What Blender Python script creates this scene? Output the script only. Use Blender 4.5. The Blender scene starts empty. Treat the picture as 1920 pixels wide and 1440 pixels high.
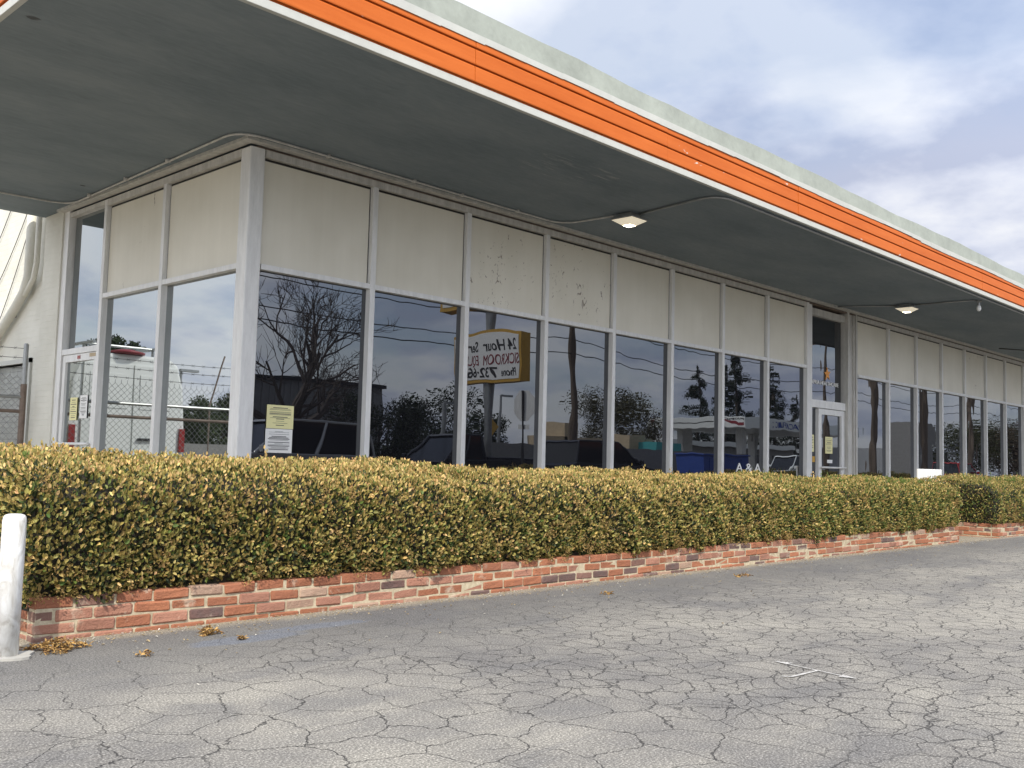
import bpy, bmesh, math, random
import numpy as np
from mathutils import Vector, Matrix
R = math.radians
rnd = random.Random(7)
rng = np.random.default_rng(11)
scene = bpy.context.scene
col = scene.collection

# ------------------------------------------------------------------ camera
cam_d = bpy.data.cameras.new("camera"); cam = bpy.data.objects.new("camera", cam_d); col.objects.link(cam)
cR = Vector((0.69182727, -0.72159406, 0.02601978)); cU = Vector((-0.07481145, -0.03579085, 0.9965552)); cF = Vector((0.71817705, 0.69139064, 0.07874459))
m = Matrix((cR, cU, -cF)).transposed().to_4x4(); m.translation = (-4.96111, -8.13779, 1.0)
cam.matrix_world = m
cam_d.sensor_width = 36; cam_d.lens = 34.7368; cam_d.clip_start = 0.05; cam_d.clip_end = 3000
scene.camera = cam
scene.render.resolution_x = 1024; scene.render.resolution_y = 768
scene.view_settings.view_transform = 'Standard'; scene.view_settings.look = 'None'
scene.view_settings.gamma = 1; scene.view_settings.exposure = 0.5
scene.view_settings.use_curve_mapping = False
# ------------------------------------------------------------------ sky and sun
SUN_DIR = Vector((-0.60, -0.62, 0.86)).normalized()      # towards the sun
elev = math.asin(SUN_DIR.z)
w = bpy.data.worlds.new("World"); scene.world = w; w.use_nodes = True
nt = w.node_tree; nt.nodes.clear()
def N(nt, t, **k):
    n = nt.nodes.new(t)
    for a, b in k.items():
        if a == 'inp':
            for i, v in b.items(): n.inputs[i].default_value = v
        else: setattr(n, a, b)
    return n
def K(nt, a, b): nt.links.new(a, b)
def ramp(nt, fac, stops, interp='LINEAR'):
    n = N(nt, 'ShaderNodeValToRGB'); cr = n.color_ramp; cr.interpolation = interp
    while len(cr.elements) < len(stops): cr.elements.new(0.5)
    for e, (p, c) in zip(cr.elements, stops):
        e.position = p; e.color = (c, c, c, 1) if isinstance(c, (int, float)) else (*c, 1)
    K(nt, fac, n.inputs[0]); return n
def math_(nt, op, a, b=None, clamp=False):
    n = N(nt, 'ShaderNodeMath', operation=op); n.use_clamp = clamp
    for i, v in enumerate((a, b)):
        if v is None: continue
        if isinstance(v, (int, float)): n.inputs[i].default_value = v
        else: K(nt, v, n.inputs[i])
    return n.outputs[0]
def mix(nt, fac, a, b, mode='MIX'):
    n = N(nt, 'ShaderNodeMix', data_type='RGBA', blend_type=mode)
    for s, v in ((n.inputs[0], fac), (n.inputs[6], a), (n.inputs[7], b)):
        if isinstance(v, (int, float)): s.default_value = v
        elif isinstance(v, tuple): s.default_value = (*v, 1)
        else: K(nt, v, s)
    return n.outputs[2]
sky = N(nt, 'ShaderNodeTexSky', sky_type='NISHITA', sun_disc=False, sun_elevation=elev,
        sun_rotation=math.atan2(SUN_DIR.x, SUN_DIR.y), altitude=0, air_density=1.0, dust_density=1.2, ozone_density=1.5)
tc = N(nt, 'ShaderNodeTexCoord'); sx = N(nt, 'ShaderNodeSeparateXYZ'); K(nt, tc.outputs['Generated'], sx.inputs[0])
zc = math_(nt, 'ADD', math_(nt, 'MAXIMUM', sx.outputs[2], 0.0), 0.22)
cv = N(nt, 'ShaderNodeCombineXYZ'); K(nt, math_(nt, 'DIVIDE', sx.outputs[0], zc), cv.inputs[0]); K(nt, math_(nt, 'DIVIDE', sx.outputs[1], zc), cv.inputs[1])
cv.inputs[2].default_value = 7.7
n1 = N(nt, 'ShaderNodeTexNoise', inp={'Scale': 1.15, 'Detail': 7.0, 'Roughness': 0.52, 'Distortion': 0.35}); K(nt, cv.outputs[0], n1.inputs['Vector'])
n2 = N(nt, 'ShaderNodeTexNoise', inp={'Scale': 2.1, 'Detail': 6.0, 'Roughness': 0.55}); K(nt, cv.outputs[0], n2.inputs['Vector'])
west = math_(nt, 'MULTIPLY', math_(nt, 'MAXIMUM', math_(nt, 'MULTIPLY', sx.outputs[0], -1.0), 0.0), 0.07)   # thicker cloud on that side
cmask = ramp(nt, math_(nt, 'ADD', n1.outputs[0], west), [(0.40, 0.50), (0.50, 0.85), (0.58, 1.0)])
ccol = ramp(nt, math_(nt, 'ADD', n2.outputs[0], west), [(0.39, (3.5, 3.85, 4.95)), (0.49, (5.0, 5.25, 6.05)), (0.58, (6.3, 6.4, 6.7))])
skyc = mix(nt, cmask.outputs[0], sky.outputs[0], ccol.outputs[0])
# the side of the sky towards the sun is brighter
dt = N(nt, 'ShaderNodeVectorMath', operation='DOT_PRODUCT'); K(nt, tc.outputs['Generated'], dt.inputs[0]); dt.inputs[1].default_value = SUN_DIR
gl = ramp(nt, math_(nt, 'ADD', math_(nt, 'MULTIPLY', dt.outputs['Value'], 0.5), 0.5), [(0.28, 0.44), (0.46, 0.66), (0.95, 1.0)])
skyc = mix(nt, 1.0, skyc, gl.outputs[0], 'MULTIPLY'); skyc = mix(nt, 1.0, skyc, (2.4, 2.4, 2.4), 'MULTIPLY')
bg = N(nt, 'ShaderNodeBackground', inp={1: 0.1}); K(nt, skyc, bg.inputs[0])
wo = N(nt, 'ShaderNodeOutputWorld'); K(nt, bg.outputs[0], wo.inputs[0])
sd = bpy.data.lights.new("sun", 'SUN'); sd.energy = 3.5; sd.angle = R(0.55); sd.color = (1.0, 0.94, 0.84)
sun = bpy.data.objects.new("sun", sd); col.objects.link(sun); sun.rotation_euler = (-SUN_DIR).to_track_quat('-Z', 'Y').to_euler(); sun.location = (-10, -14, 20)

# ------------------------------------------------------------------ material helpers
def new_mat(name):
    mt = bpy.data.materials.new(name); mt.use_nodes = True; t = mt.node_tree
    return mt, t, t.nodes['Principled BSDF']
def obj_coord(t, scale=None):
    c = N(t, 'ShaderNodeTexCoord')
    g = N(t, 'ShaderNodeNewGeometry').outputs['Position']
    if scale is None: return g
    mp = N(t, 'ShaderNodeMapping'); mp.inputs['Scale'].default_value = scale; K(t, g, mp.inputs[0]); return mp.outputs[0]
def noise(t, vec, scale, detail=4, rough=0.55, dist=0.0):
    n = N(t, 'ShaderNodeTexNoise', inp={'Scale': scale, 'Detail': detail, 'Roughness': rough, 'Distortion': dist})
    K(t, vec, n.inputs['Vector']); return n.outputs[0]
def bump(t, h, strength, dist, bs):
    b = N(t, 'ShaderNodeBump', inp={'Strength': strength, 'Distance': dist}); K(t, h, b.inputs['Height']); K(t, b.outputs[0], bs.inputs['Normal']); return b
def mul(c, f): return tuple(x * f for x in c)
def plain(name, c, rough=0.6, metal=0.0, var=0.12, scale=6.0, bmp=0.1, bdist=0.004, spec=0.5, stretch=None):
    mt, t, b = new_mat(name); v = obj_coord(t, stretch)
    f = noise(t, v, scale, 5); f2 = noise(t, v, scale * 7, 3)
    s = math_(t, 'ADD', math_(t, 'MULTIPLY', f, 0.7), math_(t, 'MULTIPLY', f2, 0.3))
    K(t, ramp(t, s, [(0.3, mul(c, 1 - var)), (0.7, tuple(min(1, x * (1 + var)) for x in c))]).outputs[0], b.inputs['Base Color'])
    b.inputs['Roughness'].default_value = rough; b.inputs['Metallic'].default_value = metal; b.inputs['Specular IOR Level'].default_value = spec
    if bmp: bump(t, s, bmp, bdist, b)
    return mt
def attr_mat(name, rough=0.55, spec=0.4, trans=0.0, attr='Col'):
    mt, t, b = new_mat(name); a = N(t, 'ShaderNodeAttribute', attribute_name=attr)
    K(t, a.outputs['Color'], b.inputs['Base Color']); b.inputs['Roughness'].default_value = rough; b.inputs['Specular IOR Level'].default_value = spec
    if trans:
        tr = N(t, 'ShaderNodeBsdfTranslucent'); K(t, a.outputs['Color'], tr.inputs[0])
        mx = N(t, 'ShaderNodeMixShader', inp={0: trans}); o = t.nodes['Material Output']
        K(t, b.outputs[0], mx.inputs[1]); K(t, tr.outputs[0], mx.inputs[2]); K(t, mx.outputs[0], o.inputs[0])
    return mt
def glass_mat(name, tint, ior, wav, dark, scale=1.3):
    mt, t, b = new_mat(name); t.nodes.remove(b); o = t.nodes['Material Output']
    df = N(t, 'ShaderNodeBsdfDiffuse'); df.inputs[0].default_value = (*dark, 1)
    gl = N(t, 'ShaderNodeBsdfGlossy', inp={1: 0.0}); gl.inputs[0].default_value = (*tint, 1)
    fr = N(t, 'ShaderNodeFresnel', inp={0: ior}); mx = N(t, 'ShaderNodeMixShader')
    h = noise(t, obj_coord(t, (1, 1, 0.55)), scale, 2, 0.5)
    bp = N(t, 'ShaderNodeBump', inp={'Strength': 1.0, 'Distance': wav}); K(t, h, bp.inputs['Height'])
    K(t, bp.outputs[0], gl.inputs['Normal'])
    K(t, fr.outputs[0], mx.inputs[0]); K(t, df.outputs[0], mx.inputs[1]); K(t, gl.outputs[0], mx.inputs[2]); K(t, mx.outputs[0], o.inputs[0])
    return mt
def emit_mat(name, c, s):
    mt, t, b = new_mat(name); b.inputs['Base Color'].default_value = (*c, 1); b.inputs['Emission Color'].default_value = (*c, 1); b.inputs['Emission Strength'].default_value = s
    return mt

M = {}
def panel_mat(name, dirt):
    mt, t, b = new_mat(name); v = obj_coord(t)
    big = noise(t, v, 1.1, 3); streak = noise(t, obj_coord(t, (14, 14, 0.7)), 1.0, 3)
    s = math_(t, 'ADD', math_(t, 'MULTIPLY', big, 0.8), math_(t, 'MULTIPLY', streak, 0.2))
    c = ramp(t, s, [(0.3, (0.60, 0.57, 0.475)), (0.7, (0.71, 0.68, 0.585))]).outputs[0]
    sp = noise(t, obj_coord(t, (1, 1, 0.6)), 16, 4, 0.62, 1.2); zone = noise(t, v, 1.7, 2)
    spm = ramp(t, math_(t, 'ADD', sp, math_(t, 'MULTIPLY', math_(t, 'SUBTRACT', zone, 0.5), 0.35)), [(0.76 - dirt, 0.0), (0.80 - dirt, 1.0)]).outputs[0]
    c = mix(t, math_(t, 'MULTIPLY', spm, 0.8), c, (0.12, 0.085, 0.06))
    K(t, c, b.inputs['Base Color']); b.inputs['Roughness'].default_value = 0.5; bump(t, big, 0.15, 0.01, b)
    return mt
M['panel'] = panel_mat('panel_enamel', 0.02); M['panel_dirty'] = panel_mat('panel_stained', 0.11)
M['alum'] = plain('aluminium_painted', (0.66, 0.66, 0.645), 0.42, 0.0, 0.14, 3.0, 0.08, stretch=(6, 6, 1))
M['alum_dull'] = plain('aluminium_dull', (0.46, 0.45, 0.42), 0.5, 0.0, 0.25, 2.0, 0.1, stretch=(6, 6, 1))
M['gasket'] = plain('gasket_black', (0.012, 0.011, 0.01), 0.7)
M['glass'] = glass_mat('dark_window_glass', (0.88, 0.92, 0.98), 2.15, 0.0022, (0.008, 0.008, 0.010))
M['glass_side'] = glass_mat('side_window_glass', (0.93, 0.98, 1.0), 5.0, 0.0012, (0.012, 0.014, 0.014), 0.9)
def soffit_mat():
    mt, t, b = new_mat('soffit_paint'); v = obj_coord(t); sp = N(t, 'ShaderNodeSeparateXYZ'); K(t, v, sp.inputs[0])
    big = noise(t, obj_coord(t, (1, 2.2, 1)), 0.8, 4); fine = noise(t, obj_coord(t, (2, 9, 1)), 3.0, 5, .65, .6)
    f = math_(t, 'ADD', math_(t, 'MULTIPLY', big, .6), math_(t, 'MULTIPLY', fine, .4))
    c = ramp(t, f, [(.36, (.122, .156, .178)), (.64, (.190, .224, .244))]).outputs[0]
    def spot(px, py, rr, wob=.8):
        ex = math_(t, 'DIVIDE', math_(t, 'SUBTRACT', sp.outputs[0], px), rr); ey = math_(t, 'DIVIDE', math_(t, 'SUBTRACT', sp.outputs[1], py), rr * .6)
        return ramp(t, math_(t, 'ADD', math_(t, 'ADD', math_(t, 'MULTIPLY', ex, ex), math_(t, 'MULTIPLY', ey, ey)), math_(t, 'MULTIPLY', math_(t, 'SUBTRACT', noise(t, v, 25, 3), .5), wob)), [(.5, 1.0), (1.0, 0.0)]).outputs[0]
    c = mix(t, math_(t, 'MULTIPLY', spot(-2.545, -1.14, .055, 2.5), .8), c, (.03, .03, .03)); c = mix(t, spot(-.50, 2.92, .035, .2), c, (.012, .012, .012))
    scr = ramp(t, noise(t, obj_coord(t, (1.1, 14, 1)), 2.2, 5, .7), [(.56, 0.0), (.66, 1.0)]).outputs[0]
    c = mix(t, math_(t, 'MULTIPLY', math_(t, 'MULTIPLY', scr, spot(2.55, -1.7, .75, 1.5)), .5), c, (.42, .42, .40))
    K(t, c, b.inputs['Base Color']); b.inputs['Roughness'].default_value = .75; bump(t, f, .3, .01, b); return mt
M['soffit'] = soffit_mat()
M['white_trim'] = plain('white_trim_paint', (0.44, 0.445, 0.41), 0.55, 0, 0.10, 2.0, 0.15)
M['stucco'] = plain('parapet_stucco', (0.275, 0.298, 0.262), 0.85, 0, 0.18, 3.0, 0.6, 0.012)
M['concrete'] = plain('concrete', (0.34, 0.33, 0.30), 0.85, 0, 0.18, 4.0, 0.4)
M['steel'] = plain('galvanised_steel', (0.30, 0.31, 0.31), 0.4, 0.6, 0.2, 8.0, 0.1)
M['rust'] = plain('rusted_pipe', (0.17, 0.130, 0.105), 0.7, 0.2, 0.4, 8.0, 0.2)
M['wire'] = plain('dark_wire', (0.05, 0.05, 0.05), 0.6, 0.3)
M['white'] = plain('white_plastic', (0.78, 0.78, 0.76), 0.35, 0, 0.04)
M['carwhite'] = plain('white_car_paint', (0.72, 0.74, 0.72), 0.22, 0, 0.02, bmp=0)
M['cardark'] = plain('dark_car_paint', (0.02, 0.022, 0.03), 0.2, 0, 0.05, bmp=0)
M['carred'] = plain('red_car_paint', (0.35, 0.02, 0.02), 0.25, 0, 0.05, bmp=0)
M['carsilver'] = plain('silver_car_paint', (0.42, 0.43, 0.44), 0.25, 0.3, 0.03, bmp=0)
M['carglass'] = plain('car_glass', (0.01, 0.012, 0.015), 0.08, 0, 0.05, bmp=0)
M['rubber'] = plain('tyre_rubber', (0.02, 0.02, 0.02), 0.8)
M['redlens'] = plain('red_lens', (0.26, 0.018, 0.016), 0.2, bmp=0)
M['clearlens'] = plain('clear_lens', (0.6, 0.6, 0.6), 0.1, bmp=0)
M['yellow'] = plain('yellow_paint', (0.52, 0.30, 0.04), 0.5)
M['black'] = plain('black_paint', (0.015, 0.015, 0.016), 0.5)
M['maroon'] = plain('maroon_paint', (0.22, 0.02, 0.03), 0.5)
M['blue'] = plain('blue_paint', (0.02, 0.06, 0.28), 0.5)
M['teal'] = plain('teal_paint', (0.05, 0.32, 0.33), 0.5)
M['green'] = plain('green_paint', (0.03, 0.28, 0.14), 0.4)
M['woodpole'] = plain('wood_pole', (0.10, 0.075, 0.055), 0.85, 0, 0.3, 3, 0.4, stretch=(8, 8, 0.6))
M['bark'] = plain('bark', (0.075, 0.06, 0.05), 0.9, 0, 0.3, 6, 0.5)
M['metalwall'] = plain('ribbed_metal', (0.22, 0.22, 0.22), 0.6, 0, 0.15)
M['greywall'] = plain('grey_block_wall', (0.22, 0.215, 0.205), 0.9, 0, 0.15)
M['carton'] = plain('cardboard_beige', (0.45, 0.36, 0.24), 0.8, 0, 0.2)
M['paper_yellow'] = plain('yellow_paper', (0.72, 0.68, 0.36), 0.8, 0, 0.03)
M['paper_white'] = plain('white_paper', (0.74, 0.74, 0.72), 0.8, 0, 0.03)
M['ink'] = plain('print_ink', (0.08, 0.08, 0.08), 0.8)
M['orange_logo'] = plain('orange_decal', (0.75, 0.30, 0.04), 0.5, 0, 0.03)
M['soil'] = plain('soil', (0.05, 0.035, 0.022), 0.95, 0, 0.4, 20, 0.8, 0.02)
M['leaf'] = attr_mat('hedge_leaf', 0.5, 0.28, 0.34)
M['treeleaf'] = attr_mat('tree_leaf', 0.6, 0.3, 0.15)
M['dryleaf'] = attr_mat('dry_leaf', 0.8, 0.2, 0.15)
M['hedge_core'] = plain('hedge_dark_filler', (0.02, 0.017, 0.010), 0.95, 0, 0.4, 30, 0.8, 0.03)
M['lamp_glass'] = emit_mat('lamp_glass', (1.0, 0.90, 0.70), 0.28)
M['lamp_glow'] = emit_mat('lamp_lens', (1.0, 0.93, 0.78), 7.0)

def fascia_mat():
    mt, t, b = new_mat('orange_siding'); v = obj_coord(t)
    s = noise(t, obj_coord(t, (0.6, 1, 7)), 3.0, 5); big = noise(t, v, 0.8, 3)
    c = ramp(t, math_(t, 'ADD', math_(t, 'MULTIPLY', s, 0.5), math_(t, 'MULTIPLY', big, 0.5)), [(0.3, (0.42, 0.090, 0.011)), (0.7, (0.52, 0.128, 0.021))]).outputs[0]
    ch = noise(t, obj_coord(t, (0.35, 1, 1)), 9.0, 5, 0.6); zone = noise(t, v, 0.9, 1)
    cm = ramp(t, math_(t, 'ADD', ch, math_(t, 'MULTIPLY', math_(t, 'SUBTRACT', zone, 0.5), 0.25)), [(0.70, 0.0), (0.715, 1.0)]).outputs[0]
    c = mix(t, cm, c, (0.55, 0.48, 0.42))
    K(t, c, b.inputs['Base Color']); b.inputs['Roughness'].default_value = 0.62; b.inputs['Specular IOR Level'].default_value = 0.2; bump(t, s, 0.4, 0.006, b); return mt
M['fascia'] = fascia_mat()
def whitewall_mat():
    mt, t, b = new_mat('white_painted_brick'); g = N(t, 'ShaderNodeNewGeometry'); sp = N(t, 'ShaderNodeSeparateXYZ'); K(t, g.outputs['Position'], sp.inputs[0])
    cb = N(t, 'ShaderNodeCombineXYZ'); K(t, sp.outputs[1], cb.inputs[0]); K(t, sp.outputs[2], cb.inputs[1])
    br = N(t, 'ShaderNodeTexBrick', inp={'Scale': 1.0, 'Mortar Size': 0.006, 'Mortar Smooth': 0.4, 'Brick Width': 0.215, 'Row Height': 0.072})
    K(t, cb.outputs[0], br.inputs['Vector'])
    f = noise(t, g.outputs['Position'], 2.0, 5)
    c = ramp(t, f, [(0.3, (0.56, 0.55, 0.48)), (0.7, (0.66, 0.65, 0.58))]).outputs[0]
    K(t, c, b.inputs['Base Color']); b.inputs['Roughness'].default_value = 0.8
    h = math_(t, 'SUBTRACT', math_(t, 'MULTIPLY', noise(t, g.outputs['Position'], 30, 4), 0.3), br.outputs['Fac'])
    bump(t, h, 0.45, 0.008, b); return mt
M['whitewall'] = whitewall_mat()
def brick_mat():
    mt, t, b = new_mat('red_brick'); a = N(t, 'ShaderNodeAttribute', attribute_name='Col'); v = obj_coord(t)
    f = noise(t, v, 14, 5, 0.6); sm = noise(t, v, 5, 5, 0.65, 0.5); fine = noise(t, v, 90, 3)
    c = mix(t, math_(t, 'MULTIPLY', f, 0.75), a.outputs['Color'], (0.20, 0.07, 0.05), 'MIX')
    c = mix(t, 0.8, a.outputs['Color'], c)
    mm = ramp(t, sm, [(0.60, 0.0), (0.72, 0.7)]).outputs[0]
    c = mix(t, mm, c, (0.50, 0.42, 0.32))
    K(t, c, b.inputs['Base Color']); b.inputs['Roughness'].default_value = 0.88
    bump(t, math_(t, 'ADD', f, math_(t, 'MULTIPLY', fine, 0.5)), 0.9, 0.012, b); return mt
M['brick'] = brick_mat()
def mortar_mat():
    mt, t, b = new_mat('mortar'); v = obj_coord(t); f = noise(t, v, 25, 5, 0.65)
    K(t, ramp(t, f, [(0.3, (0.30, 0.245, 0.16)), (0.7, (0.52, 0.45, 0.32))]).outputs[0], b.inputs['Base Color']); b.inputs['Roughness'].default_value = 0.95
    bump(t, f, 0.8, 0.008, b); return mt
M['mortar'] = mortar_mat()
def bollard_mat():
    mt, t, b = new_mat('chipped_white_paint'); v = obj_coord(t); f = noise(t, obj_coord(t, (1, 1, 0.45)), 16, 6, 0.6, 1.0); g = noise(t, v, 5, 3)
    c = ramp(t, f, [(0.30, (0.40, 0.38, 0.34)), (0.42, (0.60, 0.59, 0.56)), (0.58, (0.76, 0.77, 0.76))]).outputs[0]
    K(t, c, b.inputs['Base Color']); b.inputs['Roughness'].default_value = 0.45; bump(t, f, 0.7, 0.006, b); return mt
M['bollard'] = bollard_mat()
def asphalt_mat():
    mt, t, b = new_mat('cracked_asphalt'); v = obj_coord(t); sp = N(t, 'ShaderNodeSeparateXYZ'); K(t, v, sp.inputs[0])
    big = noise(t, v, 0.45, 4, 0.5); mid = noise(t, v, 2.6, 5, 0.6); agg = noise(t, v, 120, 3, 0.7); agg2 = noise(t, v, 55, 2, 0.6)
    base = ramp(t, math_(t, 'ADD', math_(t, 'MULTIPLY', big, 0.6), math_(t, 'MULTIPLY', mid, 0.4)), [(0.36, (0.140, 0.134, 0.126)), (0.60, (0.255, 0.241, 0.208))]).outputs[0]
    # darker strip along the planter
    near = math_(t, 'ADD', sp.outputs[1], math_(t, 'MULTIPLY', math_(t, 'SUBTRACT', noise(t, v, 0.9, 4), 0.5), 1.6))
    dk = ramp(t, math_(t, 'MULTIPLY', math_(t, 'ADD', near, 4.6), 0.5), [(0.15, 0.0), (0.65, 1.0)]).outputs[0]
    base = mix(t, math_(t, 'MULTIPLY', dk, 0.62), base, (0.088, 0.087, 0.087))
    # smooth bluish sealant stains by the planter
    for (px, py, kx, ky) in ((-1.97, -3.31, 2.6, 8.5), (-1.42, -3.19, 2.2, 11.0)):
        ex = math_(t, 'MULTIPLY', math_(t, 'SUBTRACT', sp.outputs[0], px), kx); ey = math_(t, 'MULTIPLY', math_(t, 'SUBTRACT', sp.outputs[1], py), ky)
        dd = math_(t, 'ADD', math_(t, 'ADD', math_(t, 'MULTIPLY', ex, ex), math_(t, 'MULTIPLY', ey, ey)), math_(t, 'MULTIPLY', math_(t, 'SUBTRACT', noise(t, v, 7, 4, .6), .5), 2.2))
        base = mix(t, ramp(t, dd, [(0.55, 0.8), (1.0, 0.0)]).outputs[0], base, (0.130, 0.142, 0.165))
    # sandy dirt washed against the brick foot, warm wear towards the open lot
    sand = ramp(t, math_(t, 'ADD', math_(t, 'ADD', sp.outputs[1], 2.96), math_(t, 'MULTIPLY', math_(t, 'SUBTRACT', noise(t, v, 6, 5, .65), .5), .22)), [(0.02, 0.0), (0.16, 0.85)]).outputs[0]
    base = mix(t, sand, base, (0.27, 0.235, 0.175))
    tyre = ramp(t, noise(t, obj_coord(t, (.5, 1.6, 1)), 1.1, 4, .55, .8), [(.53, 0.0), (.64, .45)]).outputs[0]
    base = mix(t, tyre, base, (0.105, 0.104, 0.106))
    # aggregate
    sp1 = ramp(t, agg, [(0.36, 0.50), (0.52, 0.95), (0.66, 2.1)]).outputs[0]
    sp2 = ramp(t, agg2, [(0.3, 0.82), (0.7, 1.2)]).outputs[0]
    base = mix(t, 1.0, base, sp1, 'MULTIPLY'); base = mix(t, 0.8, base, sp2, 'MULTIPLY')
    # cracks
    wv = N(t, 'ShaderNodeTexNoise', inp={'Scale': 2.2, 'Detail': 6.0, 'Roughness': 0.62}); K(t, v, wv.inputs['Vector'])
    dv = N(t, 'ShaderNodeVectorMath', operation='MULTIPLY_ADD'); K(t, wv.outputs['Color'], dv.inputs[0]); dv.inputs[1].default_value = (0.30, 0.30, 0); K(t, v, dv.inputs[2])
    fl = N(t, 'ShaderNodeMapping'); fl.inputs['Scale'].default_value = (1, 1, 0); K(t, dv.outputs[0], fl.inputs[0])
    def crack(scale, wd, seedoff):
        mp = N(t, 'ShaderNodeMapping'); mp.inputs['Location'].default_value = (seedoff, seedoff * .7, 0); K(t, fl.outputs[0], mp.inputs[0])
        vo = N(t, 'ShaderNodeTexVoronoi', feature='DISTANCE_TO_EDGE', voronoi_dimensions='2D', inp={'Scale': scale, 'Randomness': 1.0}); K(t, mp.outputs[0], vo.inputs['Vector'])
        return ramp(t, math_(t, 'DIVIDE', vo.outputs['Distance'], wd * scale), [(0.0, 1.0), (0.5, 0.85), (1.0, 0.0)]).outputs[0]
    c1 = crack(3.3, 0.0036, 0.0); c2 = crack(6.2, 0.0046, 5.3)
    zr = math_(t, 'ADD', math_(t, 'MULTIPLY', sp.outputs[0], 0.10), math_(t, 'ADD', noise(t, v, 0.7, 3), -0.10))
    zr = ramp(t, zr, [(0.13, 0.0), (0.30, 1.0)]).outputs[0]
    fade = ramp(t, math_(t, 'MULTIPLY', math_(t, 'ADD', near, 4.6), 0.5), [(0.3, 1.0), (0.8, 0.15)]).outputs[0]
    brk = ramp(t, noise(t, v, 1.8, 3), [(0.30, 0.35), (0.44, 1.0)]).outputs[0]
    cr = math_(t, 'MAXIMUM', math_(t, 'MULTIPLY', c1, brk), math_(t, 'MULTIPLY', math_(t, 'MULTIPLY', c2, zr), 0.95))
    cr = math_(t, 'MULTIPLY', cr, fade)
    base = mix(t, math_(t, 'MULTIPLY', cr, 0.92), base, (0.028, 0.027, 0.026))
    K(t, base, b.inputs['Base Color']); b.inputs['Roughness'].default_value = 0.85; b.inputs['Specular IOR Level'].default_value = 0.35
    h = math_(t, 'SUBTRACT', math_(t, 'ADD', math_(t, 'MULTIPLY', agg, 0.35), math_(t, 'MULTIPLY', mid, 0.4)), math_(t, 'MULTIPLY', cr, 1.2))
    bump(t, h, 0.7, 0.008, b); return mt
M['asphalt'] = asphalt_mat()
M['road'] = plain('road_asphalt', (0.09, 0.09, 0.09), 0.9, 0, 0.15, 3, 0.3)
def worn_paint():
    mt, t, b = new_mat('road_paint'); v = obj_coord(t); f = noise(t, v, 70, 5, .7)
    K(t, ramp(t, f, [(.40, (.22, .21, .19)), (.54, (.46, .45, .43)), (.7, (.56, .56, .54))]).outputs[0], b.inputs['Base Color']); b.inputs['Roughness'].default_value = .8; bump(t, f, .5, .004, b); return mt
M['roadpaint'] = worn_paint()

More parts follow.
